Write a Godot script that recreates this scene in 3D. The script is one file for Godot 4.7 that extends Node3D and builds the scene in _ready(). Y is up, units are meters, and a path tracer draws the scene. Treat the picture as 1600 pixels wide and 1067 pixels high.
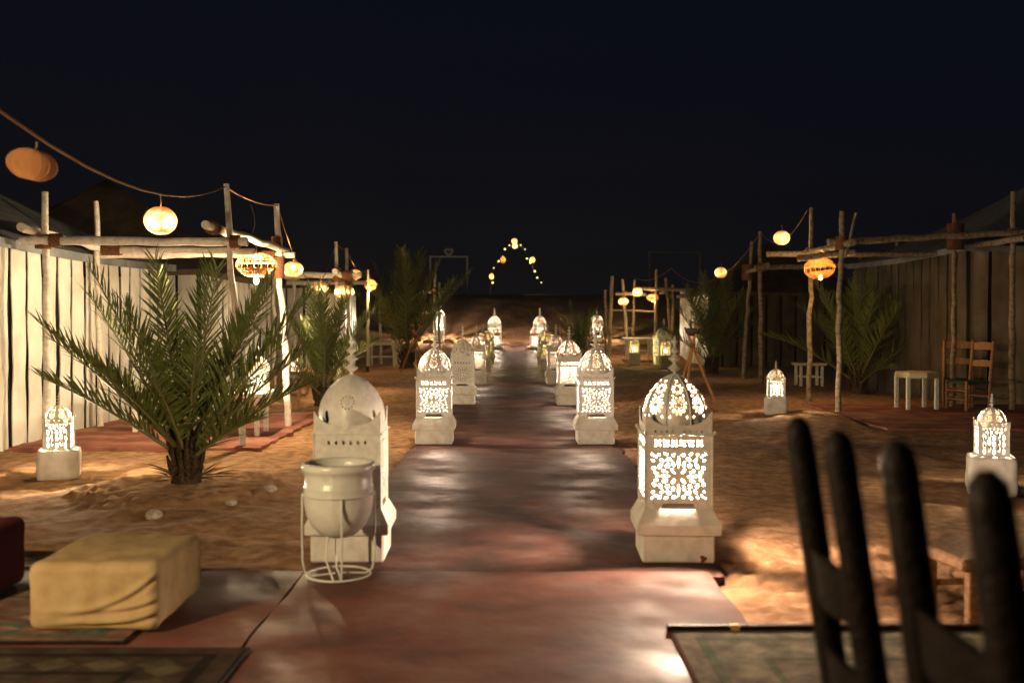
extends Node3D
# A lantern-lit walk between desert tents at night. Metres, y up; a point is P(x, height, distance from the photographer's feet along the walk).

const LAMP_GAIN := 2.2   # one exposure for every lamp of the camp

var used := {}
var rng := RandomNumberGenerator.new()
var mats := {}
var rough_noise := FastNoiseLite.new()
var fine_noise := FastNoiseLite.new()
var dune_noise := FastNoiseLite.new()


class Mb:
	# collects shapes for ONE mesh; corners are given counter-clockwise seen from outside
	var st := SurfaceTool.new()

	func _init():
		st.begin(Mesh.PRIMITIVE_TRIANGLES)

	func tri(a: Vector3, b: Vector3, c: Vector3, g := -1):
		st.set_smooth_group(g)
		st.add_vertex(a)
		st.add_vertex(c)
		st.add_vertex(b)

	func quad(a: Vector3, b: Vector3, c: Vector3, d: Vector3, g := -1):
		tri(a, b, c, g)
		tri(a, c, d, g)

	func face(p: Array, centre: Vector3, g := -1):
		var mid := Vector3.ZERO
		for q in p:
			mid += q
		mid /= p.size()
		var n: Vector3 = (p[1] - p[0]).cross(p[2] - p[0])
		var flip := n.dot(mid - centre) < 0.0
		for i in range(1, p.size() - 1):
			if flip:
				tri(p[0], p[i + 1], p[i], g)
			else:
				tri(p[0], p[i], p[i + 1], g)

	func box(c: Vector3, s: Vector3, bev := 0.006, basis := Basis.IDENTITY):
		var h := s / 2.0
		var b: float = minf(bev, minf(h.x, minf(h.y, h.z)) * 0.9)
		var v := {}
		for sx in [-1, 1]:
			for sy in [-1, 1]:
				for sz in [-1, 1]:
					v[[sx, sy, sz]] = [c + basis * Vector3(sx * h.x, sy * (h.y - b), sz * (h.z - b)), c + basis * Vector3(sx * (h.x - b), sy * h.y, sz * (h.z - b)), c + basis * Vector3(sx * (h.x - b), sy * (h.y - b), sz * h.z)]
		for s1 in [-1, 1]:
			face([v[[s1, -1, -1]][0], v[[s1, 1, -1]][0], v[[s1, 1, 1]][0], v[[s1, -1, 1]][0]], c)
			face([v[[-1, s1, -1]][1], v[[1, s1, -1]][1], v[[1, s1, 1]][1], v[[-1, s1, 1]][1]], c)
			face([v[[-1, -1, s1]][2], v[[1, -1, s1]][2], v[[1, 1, s1]][2], v[[-1, 1, s1]][2]], c)
			for s2 in [-1, 1]:
				face([v[[s1, s2, -1]][0], v[[s1, s2, 1]][0], v[[s1, s2, 1]][1], v[[s1, s2, -1]][1]], c)
				face([v[[s1, -1, s2]][0], v[[s1, 1, s2]][0], v[[s1, 1, s2]][2], v[[s1, -1, s2]][2]], c)
				face([v[[-1, s1, s2]][1], v[[1, s1, s2]][1], v[[1, s1, s2]][2], v[[-1, s1, s2]][2]], c)
				for s3 in [-1, 1]:
					face([v[[s1, s2, s3]][0], v[[s1, s2, s3]][1], v[[s1, s2, s3]][2]], c)

	func tube(p: PackedVector3Array, r: PackedFloat32Array, n := 8, cap := true, wob := 0.0):
		var t0 := (p[1] - p[0]).normalized()
		var u := t0.cross(Vector3.UP if absf(t0.y) < 0.9 else Vector3.RIGHT).normalized()
		var rings := []
		for i in p.size():
			var t := (p[mini(i + 1, p.size() - 1)] - p[maxi(i - 1, 0)]).normalized()
			u = (u - t * u.dot(t)).normalized()
			var w := t.cross(u)
			var ring := PackedVector3Array()
			for k in n:
				var a := TAU * k / n
				var rr := r[mini(i, r.size() - 1)] * (1.0 + wob * sin(a * 2.0 + i * 0.7))
				ring.append(p[i] + (u * cos(a) + w * sin(a)) * rr)
			rings.append(ring)
		for i in p.size() - 1:
			for k in n:
				var k1 := (k + 1) % n
				quad(rings[i][k], rings[i][k1], rings[i + 1][k1], rings[i + 1][k], 1)
		if cap:
			for k in n:
				tri(p[0], rings[0][(k + 1) % n], rings[0][k])
				tri(p[-1], rings[-1][k], rings[-1][(k + 1) % n])

	func lathe(prof: Array, n := 24, at := Vector3.ZERO, g := 1):
		for i in prof.size() - 1:
			var a: Vector2 = prof[i]
			var b: Vector2 = prof[i + 1]
			for k in n:
				var a0 := TAU * k / n
				var a1 := TAU * (k + 1) / n
				var p00 := at + Vector3(a.x * sin(a0), a.y, a.x * cos(a0))
				var p01 := at + Vector3(a.x * sin(a1), a.y, a.x * cos(a1))
				var p10 := at + Vector3(b.x * sin(a0), b.y, b.x * cos(a0))
				var p11 := at + Vector3(b.x * sin(a1), b.y, b.x * cos(a1))
				quad(p00, p01, p11, p10, g)

	func slab(nx: int, ny: int, f: Callable, off: Vector3, g := 1):
		# a solid sheet: f(u, v) outside, off from there to its inside
		var q := PackedVector3Array()
		for j in ny + 1:
			for i in nx + 1:
				q.append(f.call(float(i) / nx, float(j) / ny))
		for j in ny:
			for i in nx:
				var k := j * (nx + 1) + i
				quad(q[k], q[k + 1], q[k + nx + 2], q[k + nx + 1], g)
				quad(q[k + 1] + off, q[k] + off, q[k + nx + 1] + off, q[k + nx + 2] + off, g + 1)
		for i in nx:
			quad(q[i] + off, q[i + 1] + off, q[i + 1], q[i])
			var k := ny * (nx + 1) + i
			quad(q[k], q[k + 1], q[k + 1] + off, q[k] + off)
		for j in ny:
			var k := j * (nx + 1)
			quad(q[k + nx + 1] + off, q[k] + off, q[k], q[k + nx + 1])
			k += nx
			quad(q[k] + off, q[k + nx + 1] + off, q[k + nx + 1], q[k])

	func ball(c: Vector3, r: Vector3, n := 12):
		var prof := []
		for i in n / 2 + 1:
			var a := PI * i / (n / 2) - PI / 2
			prof.append(Vector2(cos(a), sin(a)))
		for i in prof.size() - 1:
			for k in n:
				var a0 := TAU * k / n
				var a1 := TAU * (k + 1) / n
				var p := func(s: Vector2, a: float): return c + Vector3(s.x * sin(a), s.y, s.x * cos(a)) * r
				quad(p.call(prof[i], a0), p.call(prof[i], a1), p.call(prof[i + 1], a1), p.call(prof[i + 1], a0), 1)

	func blade(o: Vector3, dir: Vector3, side: Vector3, up: Vector3, L: float, w: float):
		# one narrow folded leaflet, its keel along dir and its tip bent a little down
		var k := [[0.0, 0.35, 0.0], [0.3, 1.0, 0.012], [0.7, 0.7, 0.0], [1.0, 0.03, -0.05]]
		var keel := []
		var l := []
		var r := []
		for s in k:
			var c: Vector3 = o + dir * L * s[0] + up * L * s[2]
			keel.append(c - up * w * 0.22 * s[1])
			l.append(c - side * w * 0.5 * s[1])
			r.append(c + side * w * 0.5 * s[1])
		for i in 3:
			quad(l[i], keel[i], keel[i + 1], l[i + 1])
			quad(keel[i], r[i], r[i + 1], keel[i + 1])

	func pierced(nx: int, ny: int, fld: PackedFloat32Array, pos: Callable, thick: float, lining: Mb = null):
		# sheet metal with holes: solid where fld > 0; pos(u, v, depth) bends the sheet
		var outer := PackedVector3Array()
		var inner := PackedVector3Array()
		for j in ny + 1:
			for i in nx + 1:
				outer.append(pos.call(float(i) / nx, float(j) / ny, 0.0))
				inner.append(pos.call(float(i) / nx, float(j) / ny, thick))
		for j in ny:
			for i in nx:
				var k := j * (nx + 1) + i
				var c := [k, k + 1, k + nx + 2, k + nx + 1]
				var po := []
				var pi := []
				var cut := []
				for e in 4:
					var a: int = c[e]
					var b: int = c[(e + 1) % 4]
					if fld[a] > 0.0:
						po.append(outer[a])
						pi.append(inner[a])
						cut.append(false)
					if (fld[a] > 0.0) != (fld[b] > 0.0):
						var t := fld[a] / (fld[a] - fld[b])
						po.append(outer[a].lerp(outer[b], t))
						pi.append(inner[a].lerp(inner[b], t))
						cut.append(true)
				var n := po.size()
				if n < 3:
					continue
				for m in range(1, n - 1):
					tri(po[0], po[m], po[m + 1], 1)
					if thick > 0.0:
						if lining:
							lining.tri(pi[0], pi[m + 1], pi[m], 2)
						else:
							tri(pi[0], pi[m + 1], pi[m], 2)
				if thick > 0.0:
					for m in n:
						var m1 := (m + 1) % n
						if cut[m] and cut[m1]:
							quad(po[m], pi[m], pi[m1], po[m1])

	func done() -> ArrayMesh:
		st.generate_normals()
		st.index()
		return st.commit()


# ---------------------------------------------------------------- naming and tagging

func P(x: float, y: float, d: float) -> Vector3:
	return Vector3(x, y, -d)


func numbered(parent: Node, called: String) -> String:
	var key := str(parent.get_instance_id()) + called
	used[key] = used.get(key, -1) + 1
	return called if used[key] == 0 else "%s_%03d" % [called, used[key]]


func put(parent: Node, called: String, mesh: Mesh, m: Material) -> MeshInstance3D:
	var o := MeshInstance3D.new()
	o.mesh = mesh
	o.material_override = null
	for i in mesh.get_surface_count():
		o.set_surface_override_material(i, m)
	o.name = numbered(parent, called)
	parent.add_child(o, true)
	return o


func part(parent: Node, called: String, mb: Mb, m: Material) -> MeshInstance3D:
	return put(parent, called, mb.done(), m)


func tag(o: Node, label: String, category: String, group := "") -> void:
	o.set_meta("label", label)
	o.set_meta("category", category)
	if group:
		o.set_meta("group", group)
	elif o.has_meta("group"):
		o.remove_meta("group")


func thing(called: String, label: String, category: String, at := Vector3.ZERO, turn := 0.0, group := "") -> Node3D:
	var o := Node3D.new()
	o.name = numbered(self, called)
	add_child(o, true)
	o.position = at
	o.rotation.y = turn
	tag(o, label, category, group)
	return o


func copy(src: Node3D, called: String, label: String, at: Vector3, turn := 0.0, scale_by := 1.0) -> Node3D:
	var o: Node3D = src.duplicate()
	o.name = numbered(self, called)
	add_child(o, true)
	o.position = at
	o.rotation.y = turn
	o.scale = Vector3.ONE * scale_by
	o.set_meta("label", label)
	return o


func structure(o: Node) -> Node:
	o.set_meta("kind", "structure")
	return o


func stuff(o: Node) -> Node:
	o.set_meta("kind", "stuff")
	return o


# ---------------------------------------------------------------- materials

func lin(r: float, g: float, b: float) -> Color:
	return Color(r, g, b).linear_to_srgb()


func noise_tex(sd: int, freq: float, cols: Array, offs: Array, size := 512, octaves := 5, kind := FastNoiseLite.TYPE_SIMPLEX_SMOOTH) -> NoiseTexture2D:
	var n := FastNoiseLite.new()
	n.seed = sd
	n.noise_type = kind
	n.frequency = freq
	n.fractal_octaves = octaves
	var t := NoiseTexture2D.new()
	t.width = size
	t.height = size
	t.seamless = true
	t.noise = n
	if cols.size():
		var g := Gradient.new()
		g.colors = PackedColorArray(cols)
		g.offsets = PackedFloat32Array(offs)
		t.color_ramp = g
	return t


func mat(called: String, tone: Color, rough: float, spec := 0.4) -> StandardMaterial3D:
	var m := StandardMaterial3D.new()
	m.resource_name = called
	m.albedo_color = tone
	m.roughness = rough
	m.metallic_specular = spec
	m.cull_mode = BaseMaterial3D.CULL_DISABLED
	mats[called] = m
	return m


func textured(m: StandardMaterial3D, albedo: Texture2D, scale_by: float, bump: Texture2D = null, cm := 0.0, world := true) -> StandardMaterial3D:
	m.albedo_color = Color.WHITE
	m.albedo_texture = albedo
	m.uv1_triplanar = true
	m.uv1_world_triplanar = world
	m.uv1_scale = Vector3.ONE * scale_by
	if bump:
		m.heightmap_enabled = true
		m.heightmap_texture = bump
		m.heightmap_scale = cm
	return m


func make_materials() -> void:
	var bump := noise_tex(3, 0.02, [], [], 512, 6)
	var fine := noise_tex(4, 0.06, [], [], 512, 5)
	var m := mat("sand", Color.WHITE, 0.95, 0.15)
	textured(m, noise_tex(1, 0.012, [lin(0.23, 0.12, 0.06), lin(0.32, 0.18, 0.096), lin(0.41, 0.25, 0.142)], [0.2, 0.5, 0.8], 1024, 6), 0.45, fine, 0.7)
	m = mat("concrete", Color.WHITE, 0.5, 0.24)
	textured(m, noise_tex(7, 0.006, [lin(0.055, 0.032, 0.027), lin(0.088, 0.042, 0.035), lin(0.105, 0.048, 0.038), lin(0.125, 0.083, 0.073)], [0.15, 0.42, 0.6, 0.9], 1024, 6), 0.28, bump, 0.5)
	m.roughness_texture = noise_tex(8, 0.008, [Color(0.5, 0.5, 0.5), Color(0.64, 0.64, 0.64), Color(0.8, 0.8, 0.8)], [0.25, 0.5, 0.75])
	m.roughness_texture_channel = BaseMaterial3D.TEXTURE_CHANNEL_RED
	m.roughness = 1.0
	m = mat("terrace_concrete", Color.WHITE, 0.5, 0.25)
	textured(m, noise_tex(41, 0.006, [lin(0.085, 0.036, 0.026), lin(0.118, 0.044, 0.030), lin(0.14, 0.052, 0.035), lin(0.145, 0.075, 0.056)], [0.15, 0.42, 0.6, 0.9], 1024, 6), 0.28, bump, 0.5)
	m.roughness_texture = mats.concrete.roughness_texture
	m.roughness_texture_channel = BaseMaterial3D.TEXTURE_CHANNEL_RED
	m.roughness = 1.0
	m = mat("patio", Color.WHITE, 0.7, 0.3)
	textured(m, noise_tex(9, 0.008, [lin(0.17, 0.06, 0.04), lin(0.27, 0.09, 0.06), lin(0.33, 0.16, 0.10)], [0.25, 0.5, 0.8]), 0.4, bump, 0.4)
	m = mat("white_metal", Color.WHITE, 0.42, 0.5)
	textured(m, noise_tex(11, 0.02, [lin(0.64, 0.60, 0.53), lin(0.72, 0.69, 0.63), lin(0.79, 0.77, 0.71)], [0.15, 0.5, 0.85]), 1.6, fine, 0.05)
	textured(mat("grey_pole", Color.WHITE, 0.8, 0.25), noise_tex(43, 0.02, [lin(0.14, 0.10, 0.06), lin(0.27, 0.21, 0.14), lin(0.34, 0.28, 0.20)], [0.2, 0.45, 0.8]), 1.0, fine, 0.4)
	mat("rusty_lining", lin(0.04, 0.016, 0.006), 0.85, 0.2)
	mat("grey_lining", lin(0.18, 0.155, 0.13), 0.85, 0.2)
	mat("bare_iron", lin(0.07, 0.06, 0.05), 0.85, 0.2)
	m = mat("plaster", Color.WHITE, 0.85, 0.25)
	textured(m, noise_tex(12, 0.014, [lin(0.57, 0.52, 0.45), lin(0.69, 0.65, 0.58), lin(0.77, 0.74, 0.68)], [0.1, 0.45, 0.85]), 0.8, bump, 0.5)
	m = mat("pole_wood", Color.WHITE, 0.75, 0.3)
	textured(m, noise_tex(13, 0.02, [lin(0.46, 0.40, 0.32), lin(0.60, 0.54, 0.46), lin(0.69, 0.64, 0.56)], [0.15, 0.45, 0.85]), 1.0, fine, 0.4)
	m = mat("tent_cloth", Color.WHITE, 0.38, 0.5)
	textured(m, noise_tex(14, 0.006, [lin(0.58, 0.55, 0.47), lin(0.71, 0.68, 0.60), lin(0.76, 0.74, 0.66)], [0.2, 0.5, 0.8]), 0.35, noise_tex(15, 0.009, [], [], 512, 4), 2.0)
	m = mat("brown_cloth", Color.WHITE, 0.8, 0.25)
	textured(m, noise_tex(16, 0.006, [lin(0.24, 0.17, 0.10), lin(0.34, 0.25, 0.15), lin(0.40, 0.31, 0.20)], [0.2, 0.5, 0.8]), 0.35, noise_tex(15, 0.009, [], [], 512, 4), 2.0)
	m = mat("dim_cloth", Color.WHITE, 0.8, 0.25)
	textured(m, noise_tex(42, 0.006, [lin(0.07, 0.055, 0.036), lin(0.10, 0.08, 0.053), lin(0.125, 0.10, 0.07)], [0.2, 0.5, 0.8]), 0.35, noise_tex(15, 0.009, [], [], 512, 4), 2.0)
	mat("black_band", lin(0.012, 0.012, 0.013), 0.85, 0.2)
	textured(mat("roof_cloth", Color.WHITE, 0.9, 0.2), noise_tex(17, 0.01, [lin(0.17, 0.18, 0.18), lin(0.25, 0.26, 0.26)], [0.3, 0.7]), 0.4, bump, 1.0)
	textured(mat("brown_roof", Color.WHITE, 0.9, 0.2), noise_tex(18, 0.01, [lin(0.09, 0.062, 0.036), lin(0.14, 0.10, 0.06)], [0.3, 0.7]), 0.4, bump, 1.0)
	textured(mat("lashing", Color.WHITE, 0.85, 0.2), noise_tex(19, 0.05, [lin(0.10, 0.045, 0.02), lin(0.24, 0.11, 0.05)], [0.3, 0.7], 256), 3.0, fine, 0.6)
	m = mat("rattan", lin(0.74, 0.58, 0.36), 0.65, 0.3)
	m.backlight_enabled = true
	m.backlight = Color(0.7, 0.62, 0.5)
	m = mat("rattan_brown", lin(0.48, 0.22, 0.085), 0.65, 0.3)
	m.backlight_enabled = true
	m.backlight = Color(0.35, 0.3, 0.25)
	textured(mat("rope", Color.WHITE, 0.9, 0.2), noise_tex(20, 0.08, [lin(0.16, 0.08, 0.035), lin(0.30, 0.17, 0.08)], [0.3, 0.7], 256), 6.0)
	m = mat("leaf", Color.WHITE, 0.5, 0.45)
	textured(m, noise_tex(21, 0.02, [lin(0.055, 0.08, 0.014), lin(0.10, 0.13, 0.026), lin(0.17, 0.175, 0.042)], [0.25, 0.5, 0.85]), 1.5)
	m.backlight_enabled = true
	m.backlight = Color(0.4, 0.4, 0.3)
	mat("rachis", lin(0.14, 0.13, 0.045), 0.55, 0.4)
	mat("dry_leaf", lin(0.14, 0.095, 0.045), 0.9, 0.2)
	textured(mat("trunk", Color.WHITE, 0.95, 0.2), noise_tex(22, 0.05, [lin(0.04, 0.025, 0.014), lin(0.13, 0.085, 0.045)], [0.3, 0.7], 256), 3.0, fine, 2.0)
	m = mat("ochre_cloth", Color.WHITE, 0.92, 0.2)
	textured(m, noise_tex(23, 0.02, [lin(0.29, 0.195, 0.092), lin(0.35, 0.245, 0.122), lin(0.39, 0.285, 0.155)], [0.1, 0.5, 0.9]), 0.7, fine, 0.05)
	mat("magenta_cloth", lin(0.09, 0.014, 0.022), 0.9, 0.2)
	m = mat("ceramic", Color.WHITE, 0.28, 0.5)
	textured(m, noise_tex(24, 0.012, [lin(0.64, 0.62, 0.55), lin(0.72, 0.70, 0.63), lin(0.77, 0.75, 0.68)], [0.1, 0.5, 0.9]), 1.4, fine, 0.1)
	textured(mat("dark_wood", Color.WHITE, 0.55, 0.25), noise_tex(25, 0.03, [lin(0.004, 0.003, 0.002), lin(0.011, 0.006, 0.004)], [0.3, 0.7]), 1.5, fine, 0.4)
	textured(mat("honey_wood", Color.WHITE, 0.6, 0.4), noise_tex(26, 0.03, [lin(0.22, 0.10, 0.035), lin(0.38, 0.19, 0.07)], [0.3, 0.7]), 1.5, fine, 0.3)
	textured(mat("white_wood", Color.WHITE, 0.6, 0.4), noise_tex(27, 0.03, [lin(0.50, 0.45, 0.38), lin(0.70, 0.66, 0.58)], [0.2, 0.6]), 1.5, fine, 0.15)
	mat("white_wire", lin(0.66, 0.65, 0.60), 0.45, 0.5)
	mat("dark_iron", lin(0.02, 0.018, 0.016), 0.6, 0.5)
	mat("green_seat", lin(0.035, 0.06, 0.035), 0.9, 0.2)
	mat("cream_cushion", lin(0.58, 0.50, 0.33), 0.9, 0.2)
	textured(mat("stone", Color.WHITE, 0.9, 0.2), noise_tex(28, 0.03, [lin(0.28, 0.22, 0.16), lin(0.52, 0.46, 0.38)], [0.3, 0.7], 256), 3.0, fine, 0.6)
	mat("red_paint", lin(0.20, 0.02, 0.015), 0.6, 0.4)
	mat("rug_edge", lin(0.10, 0.035, 0.025), 0.95, 0.15)
	mat("yellow_tape", lin(0.55, 0.30, 0.03), 0.6, 0.4)
	m = mat("bulb_white", lin(1.0, 0.93, 0.82), 0.4)
	m.emission_enabled = true
	m.emission = Color(1.0, 0.93, 0.80)
	m.emission_energy_multiplier = 18.0
	m = mat("bulb_warm", lin(1.0, 0.85, 0.6), 0.4)
	m.emission_enabled = true
	m.emission = Color(1.0, 0.85, 0.58)
	m.emission_energy_multiplier = 12.0
	m = mat("bulb_fairy", lin(1.0, 0.92, 0.6), 0.4)
	m.emission_enabled = true
	m.emission = Color(1.0, 0.92, 0.55)
	m.emission_energy_multiplier = 4.0


# ---------------------------------------------------------------- ground

func gh(x: float, d: float) -> float:
	# the lie of the land: flat along the walk, then a ramp up to the foot of the dunes
	var h := 0.5 * smoothstep(35.5, 41.5, d)
	if d > 41.0:
		h += 2.3 * smoothstep(41.0, 52.5, d) + 0.75 * smoothstep(48.0, 80.0, d) + 0.3 * smoothstep(70.0, 130.0, d)
		h += dune_noise.get_noise_2d(x, d) * 0.7 * smoothstep(43.0, 60.0, d)
	return h


func sand_h(x: float, d: float) -> float:
	var h := gh(x, d)
	var rough := smoothstep(90.0, 50.0, d)
	var e := rough_noise.get_noise_2d(x, d) * 0.04 + fine_noise.get_noise_2d(x, d) * 0.014 * smoothstep(45.0, 25.0, d)
	# trodden patch beside the first lantern on the right
	var tread := exp(-(pow(x - 2.4, 2) / 2.2 + pow(d - 5.9, 2) / 1.6))
	e += (absf(fine_noise.get_noise_2d(x * 1.5 + 40.0, d * 2.6)) * -0.09 + fine_noise.get_noise_2d(x * 3.5, d * 5.0 + 30.0) * 0.03) * tread + 0.015 * tread
	h += e * rough
	# loose sand heaped round the near palm
	var q := Vector2(x + 2.83, d - 8.75).length()
	h += 0.10 * exp(-q * q / 0.5) + (0.04 + fine_noise.get_noise_2d(x * 2.2, d * 2.2) * 0.11) * exp(-pow(q - 0.62, 2) / 0.08)
	h += 0.12 * exp(-(pow(x - 4.6, 2) / 0.6 + pow(d - 15.2, 2) / 1.2))
	# nothing higher than the walk, the terrace or the patios where they lie
	var cap := 1e3
	var edge := smoothstep(1.10, 1.5, absf(x))
	if d > 5.5 and d < 41.6:
		cap = gh(x, d) + lerpf(-0.06, 0.09, edge)
	var front := 5.9 if x < 1.15 else 4.7
	if d < front + 0.5:
		cap = minf(cap, lerpf(-0.05, 0.2, smoothstep(front - 0.05, front + 0.5, d)))
	if x < 1.3 and x > 1.05 and d < 5.9:
		cap = minf(cap, -0.03)
	if x > -5.9 and x < -2.75 and d > 11.3 and d < 16.2:
		cap = minf(cap, 0.01)
	if x > 4.8 and x < 10.2 and d > 13.4 and d < 17.9:
		cap = minf(cap, 0.01)
	return minf(h, cap)


func steps(list: Array) -> PackedFloat32Array:
	# [[until, step], ...] beginning with a plain start
	var out := PackedFloat32Array([list[0]])
	for i in range(1, list.size()):
		while out[-1] < list[i][0] - list[i][1] * 0.4:
			out.append(out[-1] + list[i][1])
	return out


func make_ground() -> void:
	var zs := steps([-40.0, [-4.0, 6.0], [4.0, 1.0], [9.0, 0.045], [18.0, 0.1], [54.0, 0.3], [100.0, 1.2], [160.0, 6.0], [700.0, 60.0]])
	var half := steps([0.0, [5.0, 0.06], [12.0, 0.25], [40.0, 1.5], [120.0, 8.0], [700.0, 60.0]])
	var xs := PackedFloat32Array()
	for i in range(half.size() - 1, 0, -1):
		xs.append(-half[i])
	xs.append_array(half)
	var v := PackedVector3Array()
	var n := PackedVector3Array()
	var idx := PackedInt32Array()
	var w := xs.size()
	for d in zs:
		for x in xs:
			v.append(P(x, sand_h(x, d), d))
	n.resize(v.size())
	for j in zs.size():
		for i in w:
			var a := v[j * w + maxi(i - 1, 0)]
			var b := v[j * w + mini(i + 1, w - 1)]
			var c := v[maxi(j - 1, 0) * w + i]
			var e := v[mini(j + 1, zs.size() - 1) * w + i]
			n[j * w + i] = (b - a).cross(e - c).normalized()
	for j in zs.size() - 1:
		for i in w - 1:
			var k := j * w + i
			idx.append_array([k, k + w + 1, k + 1, k, k + w, k + w + 1])
	var arr := []
	arr.resize(Mesh.ARRAY_MAX)
	arr[Mesh.ARRAY_VERTEX] = v
	arr[Mesh.ARRAY_NORMAL] = n
	arr[Mesh.ARRAY_INDEX] = idx
	var mesh := ArrayMesh.new()
	mesh.add_surface_from_arrays(Mesh.PRIMITIVE_TRIANGLES, arr)
	structure(put(self, "sand_ground", mesh, mats.sand))


func flag(parent: Node, called: String, x0: float, x1: float, d0: float, d1: float, top: float, thick: float, m: Material, wob := 0.02) -> void:
	var mb := Mb.new()
	var nx := int(clampf((x1 - x0) / 0.15, 4, 40))
	var ny := int(clampf((d1 - d0) / 0.15, 4, 44))
	mb.slab(nx, ny, func(u, v):
		var d := lerpf(d0, d1, v)
		var x := lerpf(x0, x1, u)
		var edge := absf(u - 0.5) * 2.0
		x += fine_noise.get_noise_2d(d * 1.5, u * 3.0) * wob * (1.0 if edge > 0.99 else 0.0)
		var low := 0.012 * smoothstep(0.94, 1.0, maxf(edge, absf(v - 0.5) * 2.0))
		return P(x, gh(x, d) + top - low + rough_noise.get_noise_2d(x * 1.3 + 9.0, d * 1.3) * 0.006, d), Vector3(0, -thick, 0))
	part(parent, called, mb, m)


func make_walk() -> void:
	var walk := structure(thing("path", "", ""))
	for k in ["label", "category"]:
		walk.remove_meta(k)
	var cuts := [5.84, 11.72, 17.5, 23.3, 29.2, 35.2, 41.6]
	for i in cuts.size() - 1:
		flag(walk, "slab", -1.2, 1.2, cuts[i] + 0.01, cuts[i + 1] - 0.01, 0.02, 0.14, mats.concrete, 0.06)
	var terrace := structure(thing("terrace", "", ""))
	for k in ["label", "category"]:
		terrace.remove_meta(k)
	flag(terrace, "slab", -7.5, -1.215, -3.0, 5.86, 0.05, 0.15, mats.terrace_concrete)
	flag(terrace, "slab", -1.2, 1.1, -3.0, 5.83, 0.055, 0.15, mats.terrace_concrete)
	flag(terrace, "slab", 1.115, 7.5, -3.0, 4.58, 0.05, 0.15, mats.terrace_concrete)
	var patio := structure(thing("patio", "", ""))
	for k in ["label", "category"]:
		patio.remove_meta(k)
	flag(patio, "slab", -5.75, -2.9, 11.5, 16.0, 0.05, 0.12, mats.patio, 0.08)
	flag(patio, "slab", 4.95, 10.0, 13.6, 17.7, 0.05, 0.12, mats.patio, 0.08)


# ---------------------------------------------------------------- pierced lanterns

func ell(x: float, y: float, h: Array) -> float:
	var dx: float = x - h[0]
	var dy: float = y - h[1]
	var c := cos(h[4])
	var s := sin(h[4])
	var a: float = (dx * c + dy * s) / h[2]
	var b: float = (-dx * s + dy * c) / h[3]
	return (sqrt(a * a + b * b) - 1.0) * minf(h[2], h[3])


func field(nx: int, ny: int, x0: float, x1: float, y0: float, y1: float, holes: Array, more: Callable) -> PackedFloat32Array:
	var f := PackedFloat32Array()
	f.resize((nx + 1) * (ny + 1))
	for j in ny + 1:
		for i in nx + 1:
			var x := lerpf(x0, x1, float(i) / nx)
			var y := lerpf(y0, y1, float(j) / ny)
			var best: float = more.call(x, y)
			for h in holes:
				var r: float = maxf(h[2], h[3]) + 0.012
				if absf(x - h[0]) < r and absf(y - h[1]) < r:
					best = minf(best, ell(x, y, h))
			f[j * (nx + 1) + i] = best if absf(best) > 1e-5 else 1e-5
	return f


func mirror4(list: Array, cx: float, cy: float) -> Array:
	var out := []
	for h in list:
		for sx in [-1.0, 1.0]:
			for sy in [-1.0, 1.0]:
				out.append([cx + sx * h[0], cy + sy * h[1], h[2], h[3], deg_to_rad(h[4]) * sx * sy])
	return out


func body_holes() -> Array:
	var q := [[0.0, 0.085, 0.007, 0.045, 0], [0.088, 0.0, 0.055, 0.007, 0], [0.028, 0.03, 0.021, 0.010, 45], [0.030, 0.074, 0.021, 0.009, 72], [0.078, 0.030, 0.021, 0.009, 18],
		[0.062, 0.062, 0.014, 0.014, 0], [0.056, 0.100, 0.019, 0.010, -28], [0.103, 0.060, 0.019, 0.010, -58], [0.094, 0.094, 0.016, 0.009, 45], [0.130, 0.118, 0.012, 0.007, 45],
		[0.143, 0.094, 0.011, 0.007, 45], [0.108, 0.128, 0.011, 0.007, 45], [0.150, 0.132, 0.008, 0.007, 45], [0.138, 0.050, 0.015, 0.009, -45], [0.126, 0.024, 0.013, 0.009, 0],
		[0.027, 0.126, 0.013, 0.009, 0], [0.070, 0.132, 0.012, 0.008, 20]]
	var out := mirror4(q, 0.0, 0.2)
	for h in out:
		h[0] *= 1.07
		h[2] *= 0.86
		h[3] *= 0.84
	for k in 6:
		var x := -0.125 + k * 0.05
		for sx in [-1.0, 1.0]:
			for sy in [-1.0, 1.0]:
				out.append([x + sx * 0.008, 0.397 + sy * 0.010, 0.011, 0.006, deg_to_rad(45.0) * sx * sy])
	for k in 9:
		out.append([-0.14 + k * 0.035, 0.468, 0.008, 0.008, 0.0])
	return out


func sparse_holes() -> Array:
	var out := []
	for k in 6:
		out.append([-0.11 + k * 0.044, 0.40, 0.008, 0.014, 0.25])
	for k in 16:
		var a := TAU * k / 16
		out.append([cos(a) * 0.085, 0.2 + sin(a) * 0.085, 0.012, 0.007, a])
		if k % 2 == 0:
			out.append([cos(a) * 0.05, 0.2 + sin(a) * 0.05, 0.012, 0.008, a])
	return out


func foot_and_arch(x: float, y: float) -> float:
	var foot := maxf(0.03 - y, -1.0)
	foot = maxf(y - 0.034, absf(x) + y * 0.5 - 0.11)
	# the sides end in a shallow curve that climbs to the corners round the dome
	var arch := 0.505 + 0.085 * pow(absf(x) / 0.2, 4.0) - y
	return minf(foot, arch)


const DOME := [Vector2(0.188, 0.0), Vector2(0.194, 0.05), Vector2(0.194, 0.11), Vector2(0.184, 0.17), Vector2(0.164, 0.22), Vector2(0.134, 0.265), Vector2(0.096, 0.305), Vector2(0.055, 0.335), Vector2(0.016, 0.352)]


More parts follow.
